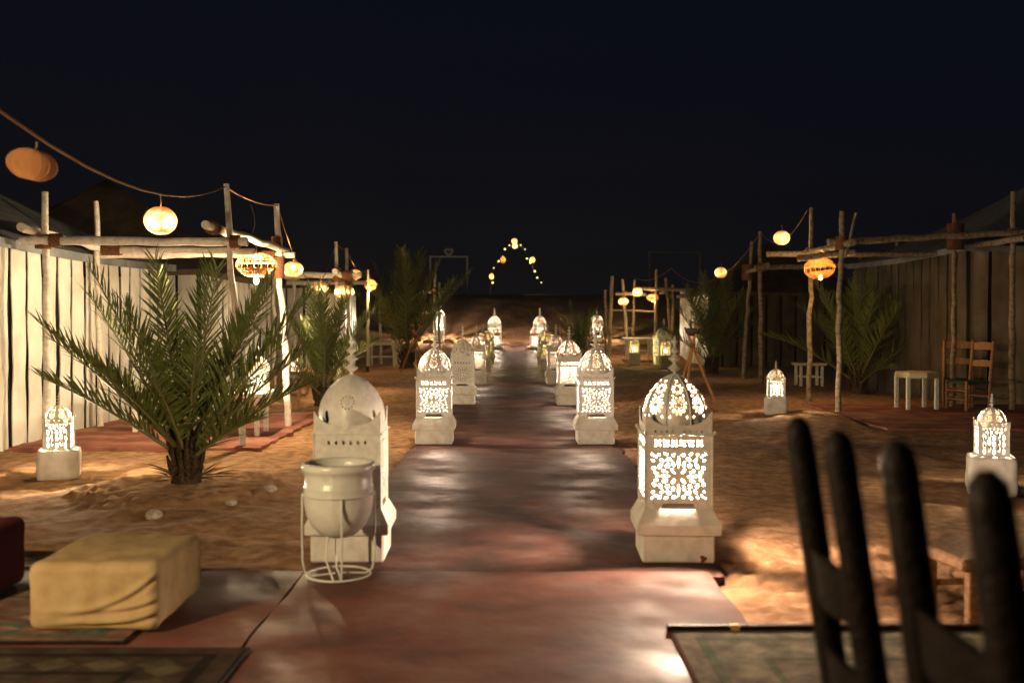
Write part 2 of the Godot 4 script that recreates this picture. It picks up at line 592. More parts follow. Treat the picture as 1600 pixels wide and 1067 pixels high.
func dome_at(t: float, k := 1.0) -> Vector2:
	var s := t * (DOME.size() - 1)
	var i := mini(int(s), DOME.size() - 2)
	var a: Vector2 = DOME[i]
	var b: Vector2 = DOME[i + 1]
	var before: Vector2 = DOME[maxi(i - 1, 0)]
	var after: Vector2 = DOME[mini(i + 2, DOME.size() - 1)]
	return a.cubic_interpolate(b, before, after, s - i) * k


func rosette(cx: float, cy: float, r: float, n: int, a: float, b: float) -> Array:
	var out := []
	for k in n:
		var t := TAU * (k + 0.5) / n
		out.append([cx + cos(t) * r, cy + sin(t) * r, a, b, t])
	return out


func gore_mesh(nx: int, ny: int, holes: Array, thick: float, lined := false) -> Array:
	# one eighth of the dome; holes in (arc across, height along the curve)
	var f := PackedFloat32Array()
	f.resize((nx + 1) * (ny + 1))
	for j in ny + 1:
		var t := float(j) / ny
		var p := dome_at(t)
		for i in nx + 1:
			var x := (float(i) / nx - 0.5) * TAU / 8 * p.x
			var y := t * 0.42
			var best := 1.0
			for h in holes:
				if absf(x - h[0]) < 0.04 and absf(y - h[1]) < 0.04:
					best = minf(best, ell(x, y, h))
			f[j * (nx + 1) + i] = best if absf(best) > 1e-5 else 1e-5
	var mb := Mb.new()
	var inside := Mb.new()
	mb.pierced(nx, ny, f, func(u, v, dep):
		var p := dome_at(v)
		var a: float = (u - 0.5) * TAU / 8
		var r: float = p.x * (1.0 + 0.02 * cos(a * 8.0)) - dep
		return Vector3(r * sin(a), p.y - dep * 0.3, r * cos(a)), thick, inside if lined else null)
	return [mb.done(), inside.done() if lined else null]


func finial_mesh(h := 1.0) -> ArrayMesh:
	var mb := Mb.new()
	mb.lathe([Vector2(0.016, -0.004), Vector2(0.009, 0.012), Vector2(0.009, 0.016), Vector2(0.044, 0.042), Vector2(0.008, 0.068), Vector2(0.008, 0.074), Vector2(0.041, 0.099), Vector2(0.008, 0.124), Vector2(0.007, 0.130), Vector2(0.034, 0.152), Vector2(0.006, 0.174), Vector2(0.006, 0.184), Vector2(0.017, 0.198), Vector2(0.016, 0.208), Vector2(0.005, 0.220), Vector2(0.001, 0.242)], 16, Vector3.ZERO, -1)
	return mb.done()


func omni(parent: Node3D, at: Vector3, energy: float, tone: Color, size := 0.05) -> OmniLight3D:
	var l := OmniLight3D.new()
	l.name = numbered(parent, "bulb_light")
	l.light_color = tone
	l.light_energy = energy * LAMP_GAIN
	l.light_size = size
	l.omni_range = 30.0
	l.omni_attenuation = 2.0
	l.shadow_enabled = true
	parent.add_child(l, true)
	l.position = at
	return l


var shared := {}


func tall_lantern(label: String, at: Vector3, turn: float, style: String, energy: float, tone := Color(1.0, 0.87, 0.75), bulb_at := Vector3(0, 0.3, 0)) -> Node3D:
	# a square lantern of white sheet iron, four pierced sides under a ribbed dome
	var o := thing("lantern", label, "lantern", at, turn, "tall white pierced lanterns along the walk")
	var fine := style != "far"
	if not shared.has("body_" + style):
		var nx := 72 if fine else 40
		var ny := 108 if fine else 60
		var mb := Mb.new()
		var inside := Mb.new()
		mb.pierced(nx, ny, field(nx, ny, -0.2, 0.2, 0.0, 0.6, sparse_holes() if style == "closed" else body_holes(), foot_and_arch), func(u, v, dep): return Vector3((u - 0.5) * (0.4 - dep * 2.0), v * 0.6, 0.2 - dep), 0.004, inside)
		shared["body_" + style] = [mb.done(), inside.done()]
		var holes := []
		if style == "closed":
			holes = rosette(0.0, 0.18, 0.038, 12, 0.006, 0.005)
			shared.gore_slit = gore_mesh(26, 64, rosette(0.0, 0.2, 0.024, 8, 0.004, 0.0035) + [[0.02, 0.10, 0.014, 0.034, 0.25]], 0.003, true)
		else:
			holes = rosette(0.0, 0.16, 0.040, 12, 0.013, 0.0065) + rosette(0.0, 0.265, 0.027, 9, 0.011, 0.006) + rosette(0.0, 0.16, 0.018, 6, 0.005, 0.004)
			for s in [-1.0, 1.0]:
				holes.append([s * 0.03, 0.218, 0.009, 0.006, s * 0.8])
				holes.append([s * 0.052, 0.098, 0.008, 0.006, -s * 0.8])
			holes.append([0.0, 0.325, 0.008, 0.012, 0.0])
		shared["gore_" + style] = gore_mesh(26 if fine else 16, 64 if fine else 40, holes, 0.003, true)
	if not shared.has("rib"):
		var mb := Mb.new()
		var pts := PackedVector3Array()
		for i in 20:
			var p := dome_at(i / 19.0)
			pts.append(Vector3(0, p.y, p.x * 1.012))
		mb.tube(pts, PackedFloat32Array([0.005]), 5)
		shared.rib = mb.done()
		mb = Mb.new()
		for k in 4:
			var b := Basis(Vector3.UP, k * PI / 2)
			mb.box(b * Vector3(0, 0.45, 0.207), Vector3(0.428, 0.012, 0.014), 0.003, b)
			mb.box(b * Vector3(0, 0.362, 0.2035), Vector3(0.41, 0.007, 0.007), 0.002, b)
			mb.box(b * Vector3(0.201, 0.225, 0.201), Vector3(0.012, 0.45, 0.012), 0.003, b)
			mb.ball(b * Vector3(0.214, 0.462, 0.214), Vector3(0.010, 0.013, 0.010), 8)
		shared.frame = mb.done()
		mb = Mb.new()
		for k in 4:
			var b := Basis(Vector3.UP, k * PI / 2)
			mb.box(b * Vector3(0, 0.45, 0.2025), Vector3(0.408, 0.006, 0.005), 0.002, b)
			mb.box(b * Vector3(0.2, 0.225, 0.2), Vector3(0.008, 0.45, 0.008), 0.002, b)
			mb.box(b * Vector3(0.205, 0.452, 0.205), Vector3(0.02, 0.012, 0.02), 0.003, b)
		shared.plain_frame = mb.done()
		shared.finial = finial_mesh()
		mb = Mb.new()
		for k in 32:
			var a0 := TAU * k / 32
			var a1 := TAU * (k + 1) / 32
			var sq := func(a: float): return Vector3(sin(a), 0, cos(a)) * 0.199 / maxf(absf(sin(a)), absf(cos(a)))
			var up := Vector3(0, 0.456, 0)
			mb.quad(Vector3(sin(a0), 0, cos(a0)) * 0.186 + up, sq.call(a0) + up, sq.call(a1) + up, Vector3(sin(a1), 0, cos(a1)) * 0.186 + up)
		shared.plate = mb.done()
		mb = Mb.new()
		mb.ball(Vector3.ZERO, Vector3(0.034, 0.045, 0.034), 12)
		shared.bulb = mb.done()
		mb = Mb.new()
		mb.box(Vector3(0, 0, 0), Vector3(0.385, 0.006, 0.385), 0.002)
		shared.tray = mb.done()
	for k in 4:
		var s := put(o, "side_panel", shared["body_" + style][0], mats.white_metal)
		s.rotation.y = k * PI / 2
		put(s, "lining", shared["body_" + style][1], mats.bare_iron if style == "far" else (mats.white_metal if style == "closed" else mats.grey_lining))
	put(o, "corner_frame", shared.plain_frame if style == "closed" else shared.frame, mats.white_metal)
	for k in 8:
		var made: Array = shared["gore_" + style]
		if style == "closed" and k % 2 == 1:
			made = shared.gore_slit
		var g := put(o, "dome_panel", made[0], mats.white_metal)
		put(g, "lining", made[1], mats.grey_lining if style == "closed" else mats.rusty_lining)
		g.position.y = 0.45
		g.rotation.y = k * TAU / 8
		if style == "closed":
			g.scale = Vector3(1.03, 1.0, 1.03)
			continue
		var r := put(o, "dome_rib", shared.rib, mats.white_metal)
		r.position.y = 0.45
		r.rotation.y = (k + 0.5) * TAU / 8
	put(o, "cornice_plate", shared.plate, mats.white_metal)
	put(o, "finial", shared.finial, mats.white_metal).position.y = 0.80
	put(o, "tray", shared.tray, mats.white_metal).position.y = 0.04
	if energy > 0.0:
		put(o, "bulb", shared.bulb, mats.bulb_white).position = bulb_at
		omni(o, bulb_at, energy, tone)
	return o


func small_lantern(label: String, at: Vector3, turn: float, energy: float, tone := Color(1.0, 0.9, 0.74)) -> Node3D:
	var o := thing("small_lantern", label, "lantern", at, turn, "small white lanterns about the camp")
	if not shared.has("small_side"):
		var holes := []
		for i in 5:
			for j in 3:
				holes.append([-0.08 + i * 0.04, 0.045 + j * 0.062 + (0.02 if i % 2 else 0.0), 0.0115, 0.026, 0.0])
		for i in 4:
			holes.append([-0.06 + i * 0.04, 0.215, 0.011, 0.011, 0.0])
		for i in 7:
			holes.append([-0.09 + i * 0.03, 0.243, 0.008, 0.010, 0.0])
		var mb := Mb.new()
		var inside := Mb.new()
		mb.pierced(48, 64, field(48, 64, -0.125, 0.125, 0.0, 0.31, holes, func(x, y):
			var f := 1.0
			if y > 0.262:
				f = 0.262 + 0.045 * pow(absf(cos((absf(x) - 0.125) * PI / 0.0833)), 3.0) - y
			return f), func(u, v, dep): return Vector3((u - 0.5) * (0.25 - 2.0 * dep), v * 0.31, 0.125 - dep), 0.003, inside)
		shared.small_side = [mb.done(), inside.done()]
		var gh2 := rosette(0.0, 0.14, 0.038, 10, 0.014, 0.009) + rosette(0.0, 0.25, 0.026, 8, 0.012, 0.008) + [[0.0, 0.14, 0.012, 0.012, 0.0], [0.0, 0.25, 0.008, 0.008, 0.0], [0.0, 0.32, 0.009, 0.012, 0.0], [0.03, 0.2, 0.01, 0.008, 0.8], [-0.03, 0.2, 0.01, 0.008, -0.8], [0.045, 0.06, 0.012, 0.008, 0.0], [-0.045, 0.06, 0.012, 0.008, 0.0], [0.0, 0.05, 0.014, 0.01, 0.0]]
		shared.small_gore = gore_mesh(18, 44, gh2, 0.003, true)
		mb = Mb.new()
		for k in 4:
			var b := Basis(Vector3.UP, k * PI / 2)
			mb.box(b * Vector3(0, 0.26, 0.129), Vector3(0.268, 0.007, 0.009), 0.002, b)
			mb.box(b * Vector3(0, 0.006, 0.127), Vector3(0.262, 0.012, 0.009), 0.002, b)
			mb.box(b * Vector3(0.126, 0.13, 0.126), Vector3(0.008, 0.26, 0.008), 0.002, b)
			mb.tube(PackedVector3Array([b * Vector3(0.128, 0.26, 0.128), b * Vector3(0.132, 0.325, 0.132)]), PackedFloat32Array([0.007, 0.001]), 5)
		shared.small_frame = mb.done()
	for k in 4:
		var s := put(o, "side_panel", shared.small_side[0], mats.white_metal)
		s.rotation.y = k * PI / 2
		put(s, "lining", shared.small_side[1], mats.bare_iron)
	put(o, "corner_frame", shared.small_frame, mats.white_metal)
	for k in 8:
		var g := put(o, "dome_panel", shared.small_gore[0], mats.white_metal)
		put(g, "lining", shared.small_gore[1], mats.rusty_lining)
		g.scale = Vector3(0.63, 0.50, 0.63)
		g.position.y = 0.26
		g.rotation.y = (k + 0.5) * TAU / 8
	var f := put(o, "finial", finial_shared(), mats.white_metal)
	f.position.y = 0.435
	f.scale = Vector3.ONE * 0.55
	if energy > 0.0:
		var b := put(o, "bulb", bulb_shared(), mats.bulb_white)
		b.position.y = 0.12
		omni(o, Vector3(0, 0.12, 0), energy, tone, 0.03)
	return o


func finial_shared() -> Mesh:
	if not shared.has("finial"):
		shared.finial = finial_mesh()
	return shared.finial


func bulb_shared() -> Mesh:
	if not shared.has("bulb"):
		var mb := Mb.new()
		mb.ball(Vector3.ZERO, Vector3(0.034, 0.045, 0.034), 12)
		shared.bulb = mb.done()
	return shared.bulb


func plinth(label: String, at: Vector3, turn: float) -> Node3D:
	var o := thing("lantern_plinth", label, "plinth", at, turn, "white plinths of the tall lanterns")
	if not shared.has("plinth_base"):
		var mb := Mb.new()
		mb.box(Vector3(0, 0.085, 0), Vector3(0.44, 0.17, 0.44), 0.012)
		shared.plinth_base = mb.done()
		mb = Mb.new()
		var prof := [[0.245, 0.171], [0.25, 0.18], [0.25, 0.232], [0.246, 0.240], [0.208, 0.315], [0.203, 0.322]]
		for i in prof.size() - 1:
			for k in 4:
				var b := Basis(Vector3.UP, k * PI / 2)
				var r0: float = prof[i][0]
				var r1: float = prof[i + 1][0]
				mb.quad(b * Vector3(-r0, prof[i][1], r0), b * Vector3(r0, prof[i][1], r0), b * Vector3(r1, prof[i + 1][1], r1), b * Vector3(-r1, prof[i + 1][1], r1))
		mb.quad(Vector3(-0.203, 0.322, 0.203), Vector3(0.203, 0.322, 0.203), Vector3(0.203, 0.322, -0.203), Vector3(-0.203, 0.322, -0.203))
		mb.quad(Vector3(-0.245, 0.171, -0.245), Vector3(0.245, 0.171, -0.245), Vector3(0.245, 0.171, 0.245), Vector3(-0.245, 0.171, 0.245))
		shared.plinth_cap = mb.done()
	put(o, "plinth_base", shared.plinth_base, mats.plaster)
	put(o, "plinth_cap", shared.plinth_cap, mats.plaster)
	return o


func block(label: String, at: Vector3, turn: float, s: Vector3) -> MeshInstance3D:
	var mb := Mb.new()
	var n := 7
	for axis in 6:
		var nrm := Vector3.ZERO
		nrm[axis % 3] = 1.0 if axis < 3 else -1.0
		var uu := Vector3.ZERO
		uu[(axis % 3 + 1) % 3] = 1.0
		var vv := nrm.cross(uu)
		var at_uv := func(i: int, j: int):
			var c := nrm + uu * (2.0 * i / n - 1.0) + vv * (2.0 * j / n - 1.0)
			var q := c * s * 0.5
			var inner := q.clamp(-s * 0.5 + Vector3.ONE * 0.03, s * 0.5 - Vector3.ONE * 0.03)
			q = inner + (q - inner).normalized() * 0.03
			q += Vector3(fine_noise.get_noise_3dv(q * 1.5 + at), 0, fine_noise.get_noise_3dv(q * 1.5 - at)) * 0.012
			return q + Vector3(0, s.y * 0.5, 0)
		for i in n:
			for j in n:
				mb.quad(at_uv.call(i, j), at_uv.call(i + 1, j), at_uv.call(i + 1, j + 1), at_uv.call(i, j + 1), 1)
	var o := part(self, "small_plinth", mb, mats.plaster)
	o.position = at
	o.rotation.y = turn
	tag(o, label, "plinth", "plain white blocks under the small lanterns")
	return o


# ---------------------------------------------------------------- hanging basket lamps

func basket(label: String, at: Vector3, wide: float, tall: float, style: String, energy: float, tone := Color(1.0, 0.80, 0.50), tilt := 0.0, cord := 0.12) -> Node3D:
	# wicker ball lamps: "pale" is close-woven and glows, "open" lets its bulb be seen, "dark" is out
	var o := thing("basket_lamp", label, "hanging lamp", at, 0.0, "wicker lamps strung between the posts")
	o.rotation.z = tilt
	var m: Material = mats.rattan if style == "pale" else mats.rattan_brown
	var key := "basket_" + style
	if not shared.has(key):
		var open := style == "open"
		var weave := Mb.new()
		var ribs := Mb.new()
		var nr := 15 if open else 22
		for i in nr:
			var a := lerpf(-1.12, 1.2, float(i) / (nr - 1))
			if open and absf(a + 0.02) < 0.16:
				continue
			var pts := PackedVector3Array()
			for k in 29:
				var t := TAU * k / 28
				var rr := cos(a) * (0.5 + (0.006 if (k + i) % 2 else -0.006))
				pts.append(Vector3(sin(t) * rr, sin(a) * 0.5, cos(t) * rr))
			weave.tube(pts, PackedFloat32Array([0.021 if open else 0.0245]), 5, false)
		var np := 18 if open else 16
		for k in np:
			var pts := PackedVector3Array()
			for i in 13:
				var a := lerpf(-1.15, 1.25, i / 12.0)
				pts.append(Vector3(sin(TAU * k / np) * cos(a) * 0.512, sin(a) * 0.512, cos(TAU * k / np) * cos(a) * 0.512))
			ribs.tube(pts, PackedFloat32Array([0.010]), 4, false)
		shared[key] = [weave.done(), ribs.done()]
		var cd := Mb.new()
		cd.tube(PackedVector3Array([Vector3(0, 0, 0), Vector3(0.008, 0.5, 0.004), Vector3(0, 1, 0)]), PackedFloat32Array([0.006]), 5)
		shared.cord = cd.done()
	var s := Vector3(wide, tall, wide)
	var w := put(o, "woven_shade", shared[key][0], m)
	w.scale = s
	var r := put(o, "shade_rib", shared[key][1], m)
	r.scale = s
	if cord > 0.0:
		var c := put(o, "cord", shared.cord, mats.rope)
		c.position.y = tall * 0.46
		c.scale = Vector3(1, cord, 1)
	if energy > 0.0:
		var low := -tall * (0.64 if energy > 2.0 else 0.42) if style == "open" else -tall * 0.12
		var b := put(o, "bulb", bulb_shared(), mats.bulb_warm)
		b.position.y = low
		b.scale = Vector3.ONE * clampf(wide * 2.2, 0.5, 1.1)
		omni(o, Vector3(0, low, 0), energy, tone, 0.03)
	return o


func sagging(list: Array, sag: Array) -> PackedVector3Array:
	var out := PackedVector3Array()
	for i in list.size() - 1:
		for k in 12:
			var t := k / 12.0
			var p: Vector3 = list[i].lerp(list[i + 1], t)
			p.y -= sag[i] * 4.0 * t * (1.0 - t)
			out.append(p)
	out.append(list[-1])
	return out


func garland(label: String, pts: Array, sag: Array, r := 0.009) -> void:
	var mb := Mb.new()
	mb.tube(sagging(pts, sag), PackedFloat32Array([r]), 6, true, 0.12)
	tag(part(self, "garland_rope", mb, mats.rope), label, "rope")


# ---------------------------------------------------------------- poles and pergolas

func pole_mesh(a: Vector3, b: Vector3, r0: float, r1: float, bend := 0.04) -> Mb:
	var mb := Mb.new()
	var pts := PackedVector3Array()
	var rad := PackedFloat32Array()
	var L := a.distance_to(b)
	var n := int(clampf(L / 0.16, 6, 22))
	var seed_at := rng.randf() * 100.0
	var side := (b - a).cross(Vector3(0.3, 0.4, 1.0)).normalized()
	var side2 := side.cross((b - a).normalized())
	for i in n + 1:
		var t := float(i) / n
		var k := sin(PI * t)
		pts.append(a.lerp(b, t) + side * fine_noise.get_noise_1d(seed_at + t * L * 0.45) * bend * (0.35 + k) + side2 * fine_noise.get_noise_1d(seed_at + 50.0 + t * L * 0.45) * bend * (0.35 + k))
		rad.append(lerpf(r0, r1, t) * (1.0 + 0.08 * fine_noise.get_noise_1d(seed_at + 9.0 + t * L * 1.2)))
	mb.tube(pts, rad, 10, true, 0.04)
	return mb


func wrap_mesh(at: Vector3, dir: Vector3, r: float, L: float) -> Mb:
	var mb := Mb.new()
	var pts := PackedVector3Array()
	var rad := PackedFloat32Array()
	var n := 10
	for i in n + 1:
		pts.append(at + dir.normalized() * (i / float(n) - 0.5) * L)
		rad.append(r * (1.0 if i % 2 else 1.07))
	mb.tube(pts, rad, 10)
	return mb


func pergola(label: String, posts: Array, beams: Array, lashings: Array, wood: Material = null) -> Node3D:
	# posts: [foot, top, radius]; beams: [end, end, radius]; lashings: [place, direction, radius, length]
	var o := thing("pergola", label, "pergola", Vector3.ZERO)
	wood = wood if wood else mats.pole_wood
	for q in posts:
		part(o, "post", pole_mesh(q[0] - Vector3(0, 0.05, 0), q[1], q[2] * 0.78, q[2] * 0.62, 0.03), wood)
	for q in beams:
		part(o, "beam", pole_mesh(q[0], q[1], q[2] * 0.78, q[2] * 0.68, 0.022), wood)
	for q in lashings:
		part(o, "lashing", wrap_mesh(q[0], q[1], q[2], q[3]), mats.lashing)
	return o


# ---------------------------------------------------------------- tents

func tent(label: String, x0: float, x1: float, d0: float, d1: float, h: float, peak: float, side_x: float, cloth: Material, roof_mat: Material, pw := 0.40, front_cloth: Material = null) -> Node3D:
	var o := thing("tent", label, "tent", Vector3.ZERO)
	var variants := []
	for k in 3:
		var mb := Mb.new()
		var w := pw - 0.065
		mb.slab(8, 18, func(u, v):
			var x: float = (u - 0.5) * w
			var y: float = v * h * (1.0 - 0.018 * pow(absf(u - 0.5) * 2.0, 6.0) * smoothstep(0.9, 1.0, v))
			var z := 0.014 * cos((u - 0.5) * PI) + 0.022 * rough_noise.get_noise_3d(x * 2.5 + k * 7.0, y * 0.9, k * 3.0) + 0.010 * fine_noise.get_noise_3d(x * 1.2 + k * 5.0, y * 0.5 + x, 4.0)
			return Vector3(x, y, z), Vector3(0, 0, -0.012))
		variants.append(mb.done())
	var band := Mb.new()
	band.box(Vector3(0, h * 0.5 - 0.01, -0.03), Vector3(0.09, h - 0.03, 0.012), 0.003)
	var band_mesh := band.done()
	var fronts := [[Vector3(x0, 0, -d0), Vector3(x1, 0, -d0), 0.0]]
	if side_x == x1:
		fronts.append([Vector3(x1, 0, -d0), Vector3(x1, 0, -d1), PI / 2])
	else:
		fronts.append([Vector3(x0, 0, -d1), Vector3(x0, 0, -d0), -PI / 2])
	for f in fronts:
		var a: Vector3 = f[0]
		var b: Vector3 = f[1]
		var n := int(round(a.distance_to(b) / pw))
		for i in n:
			var c := a.lerp(b, (i + 0.5) / n)
			var g := gh(c.x, -c.z)
			var p := put(o, "wall_panel", variants[(i * 7 + n) % 3], front_cloth if front_cloth and f[2] == 0.0 else cloth)
			p.position = c + Vector3(0, g, 0)
			p.rotation.y = f[2]
			var e := a.lerp(b, (i + 1.0) / n)
			var s := put(o, "dark_strip", band_mesh, mats.black_band)
			s.position = e + Vector3(0, g, 0)
			s.rotation.y = f[2]
	var g0 := gh(0.0, d0)
	var over := 0.12
	var cs := [P(x0 - over, h + g0, d0 - over), P(x1 + over, h + g0, d0 - over), P(x1 + over, h + g0, d1 + over), P(x0 - over, h + g0, d1 + over)]
	var top := P((x0 + x1) / 2, peak + g0, (d0 + d1) / 2)
	var rf := Mb.new()
	for k in 4:
		var a: Vector3 = cs[k]
		var b: Vector3 = cs[(k + 1) % 4]
		rf.slab(10, 10, func(u, v):
			var e: Vector3 = a.lerp(b, u)
			e.y -= 0.05 * sin(PI * u)
			var q := e.lerp(top, v)
			q.y -= 0.16 * sin(PI * v) * (0.6 + 0.4 * absf(u - 0.5))
			return q, Vector3(0, -0.015, 0))
	part(o, "roof", rf, roof_mat)
	var vl := Mb.new()
	for k in 4:
		var a: Vector3 = cs[k]
		var b: Vector3 = cs[(k + 1) % 4]
		var inward := (top - (a + b) * 0.5) * Vector3(1, 0, 1)
		inward = inward.normalized() * 0.01
		vl.slab(24, 2, func(u, v):
			var e: Vector3 = a.lerp(b, u)
			e.y -= 0.05 * sin(PI * u) + 0.005 + (1.0 - v) * 0.10
			return e + inward * (1.0 + sin(u * 60.0)), inward * 0.4)
	part(o, "valance", vl, roof_mat)
	return o


# ---------------------------------------------------------------- palms

func palm(label: String, at: Vector3, fronds: Array, trunk_h: float, trunk_r: float, leaf_len: float, pairs: int, singled := 0) -> Node3D:
	# fronds: [direction, length, droop]
	var o := thing("palm", label, "palm", at, 0.0, "date palms planted about the camp")
	var tk := Mb.new()
	tk.lathe([Vector2(trunk_r * 1.5, -0.08), Vector2(trunk_r * 1.3, 0.04), Vector2(trunk_r * 1.05, trunk_h * 0.4), Vector2(trunk_r * 1.1, trunk_h * 0.8), Vector2(trunk_r * 0.5, trunk_h + 0.1), Vector2(0.01, trunk_h + 0.14)], 12)
	part(o, "trunk", tk, mats.trunk)
	var stubs := int(10 + trunk_h * 20)
	for i in stubs:
		var a := i * 2.4
		var y := trunk_h * (0.05 + 0.85 * i / stubs)
		var q := Mb.new()
		var out_dir := Vector3(sin(a), 0, cos(a))
		q.tube(PackedVector3Array([out_dir * trunk_r * 0.8 + Vector3(0, y, 0), out_dir * trunk_r * 1.25 + Vector3(0, y + 0.08, 0), out_dir * trunk_r * rng.randf_range(1.3, 1.7) + Vector3(0, y + rng.randf_range(0.16, 0.34), 0)]), PackedFloat32Array([0.036, 0.028, 0.009]), 6)
		part(o, "leaf_base", q, mats.trunk)
	if not shared.has("leaflet"):
		var b := Mb.new()
		b.blade(Vector3.ZERO, Vector3.UP, Vector3.RIGHT, Vector3.BACK, 1.0, 1.0)
		shared.leaflet = b.done()
	for fi in fronds.size():
		var dir: Vector3 = fronds[fi][0].normalized()
		var L: float = fronds[fi][1]
		var droop: float = fronds[fi][2]
		var n := 22
		var pts := PackedVector3Array()
		var rad := PackedFloat32Array()
		var p := Vector3(dir.x, 0, dir.z) * trunk_r * 0.7 + Vector3(0, trunk_h * (0.25 + 0.72 * dir.y), 0)
		var t := dir
		for i in n + 1:
			pts.append(p)
			rad.append(lerpf(0.021, 0.003, i / float(n)))
			t = (t + Vector3(0, -droop / n * (0.25 + 1.7 * i / n), 0)).normalized()
			p += t * L / n
		var rc := Mb.new()
		rc.tube(pts, rad, 5, false)
		var fr := part(o, "frond", rc, mats.rachis)
		var flat_side := dir.cross(Vector3.UP)
		if flat_side.length() < 0.2:
			flat_side = Vector3.RIGHT
		flat_side = flat_side.normalized().rotated(dir, rng.randf_range(-0.5, 0.5))
		var joined := Mb.new()
		for k in pairs:
			for s in [-1.0, 1.0]:
				var u: float = 0.17 + 0.83 * (k + 0.5 * (0.5 + 0.5 * s)) / pairs
				var fi2: float = minf(u * n, n - 0.01)
				var i0 := int(fi2)
				var c := pts[i0].lerp(pts[i0 + 1], fi2 - i0)
				var tn := (pts[i0 + 1] - pts[i0]).normalized()
				var side := (flat_side - tn * flat_side.dot(tn)).normalized()
				var up := side.cross(tn)
				if up.y < 0.0 and tn.y < 0.9:
					up = -up
				var a := lerpf(1.05, 0.5, u) + rng.randf_range(-0.1, 0.1)
				var lift := 0.5 + rng.randf_range(-0.45, 0.45)
				var dl: Vector3 = (tn * cos(a) + (side * s * cos(lift) + up * sin(lift)) * sin(a)).normalized()
				var ll: float = leaf_len * (smoothstep(0.05, 0.35, u) * 0.75 + 0.25) * lerpf(1.0, 0.55, smoothstep(0.55, 1.0, u)) * rng.randf_range(0.85, 1.1)
				var w := 0.030 * lerpf(1.0, 0.6, u) * leaf_len / 0.34
				var nrm: Vector3 = (up * cos(lift) - side * s * sin(lift)).normalized()
				nrm = (nrm - dl * nrm.dot(dl)).normalized()
				var sd: Vector3 = dl.cross(nrm)
				if fi < singled:
					var lf := put(fr, "leaflet", shared.leaflet, mats.leaf)
					lf.transform = Transform3D(Basis(sd * w, dl * ll, sd.cross(dl) * w), c)
				else:
					joined.blade(c, dl, sd, nrm, ll, w)
		if fi >= singled:
			stuff(part(fr, "leaflets", joined, mats.leaf))
	return o


func random_fronds(n: int, L: float, low: float, high: float, droop: float) -> Array:
	var out := []
	for i in n:
		var a := i * 2.39996 + rng.randf_range(-0.3, 0.3)
		var e := lerpf(low, high, sqrt(float(i) / n)) + rng.randf_range(-0.1, 0.1)
		out.append([Vector3(cos(e) * sin(a), sin(e), cos(e) * cos(a)), L * rng.randf_range(0.8, 1.08), droop * rng.randf_range(0.7, 1.3)])
	return out


# ---------------------------------------------------------------- furniture

func stick(parent: Node, called: String, a: Vector3, b: Vector3, r: float, m: Material, r1 := -1.0) -> MeshInstance3D:
	var mb := Mb.new()
	var r2 := r if r1 < 0.0 else r1
	mb.tube(PackedVector3Array([a, a.lerp(b, 0.03), a.lerp(b, 0.5), a.lerp(b, 0.97), b]), PackedFloat32Array([r * 0.8, r, (r + r2) * 0.5, r2, r2 * 0.75]), 10)
	return part(parent, called, mb, m)


func rustic_chair(label: String, at: Vector3, turn: float, h: float, w: float, dep: float, lean: float, r: float, wood: Material, seat: Material, group: String, slats := [0.86, 0.44]) -> Node3D:
	# faces +z of its own; turned posts, rungs, rush seat and two curved back slats
	var o := thing("chair", label, "chair", at, turn, group)
	var sh := 0.44
	for s in [-1.0, 1.0]:
		var foot := Vector3(s * w / 2, 0, -dep / 2)
		var knee := Vector3(s * w / 2, sh, -dep / 2 - 0.02)
		var top := Vector3(s * w / 2, h, -dep / 2 - 0.02 - lean)
		var mb := Mb.new()
		mb.tube(PackedVector3Array([foot, knee, knee.lerp(top, 0.5), knee.lerp(top, 0.93), knee.lerp(top, 0.975), top]), PackedFloat32Array([r * 0.9, r, r, r * 0.95, r * 0.82, r * 0.35]), 12)
		part(o, "back_post", mb, wood)
		stick(o, "front_leg", Vector3(s * w / 2, 0, dep / 2), Vector3(s * w / 2, sh + 0.03, dep / 2), r * 0.85, wood)
		for y in [0.14, 0.28]:
			stick(o, "side_rung", Vector3(s * w / 2, y, -dep / 2), Vector3(s * w / 2, y, dep / 2), r * 0.42, wood)
	for y in [0.17, 0.31]:
		stick(o, "front_rung", Vector3(-w / 2, y, dep / 2), Vector3(w / 2, y, dep / 2), r * 0.42, wood)
	stick(o, "rear_rung", Vector3(-w / 2, 0.22, -dep / 2), Vector3(w / 2, 0.22, -dep / 2), r * 0.42, wood)
	var st := Mb.new()
	st.slab(8, 8, func(u, v):
		return Vector3((u - 0.5) * (w + r), sh + 0.022 - 0.025 * sin(PI * u) * sin(PI * v), (0.5 - v) * (dep + r)), Vector3(0, -0.04, 0))
	part(o, "seat", st, seat)
	for k in 2:
		var y0 := lerpf(sh, h, slats[k])
		var hh := 0.085 + 0.02 * (1 - k)
		var sl := Mb.new()
		sl.slab(10, 3, func(u, v):
			var y: float = y0 - hh * 0.5 + hh * v + 0.02 * v * sin(PI * u)
			var back: float = -dep / 2 - 0.02 - lean * (y - sh) / (h - sh) - 0.03 * sin(PI * u)
			return Vector3((u - 0.5) * w, y, back + 0.008), Vector3(0, 0, -0.016))
		part(o, "back_slat", sl, wood)
	return o


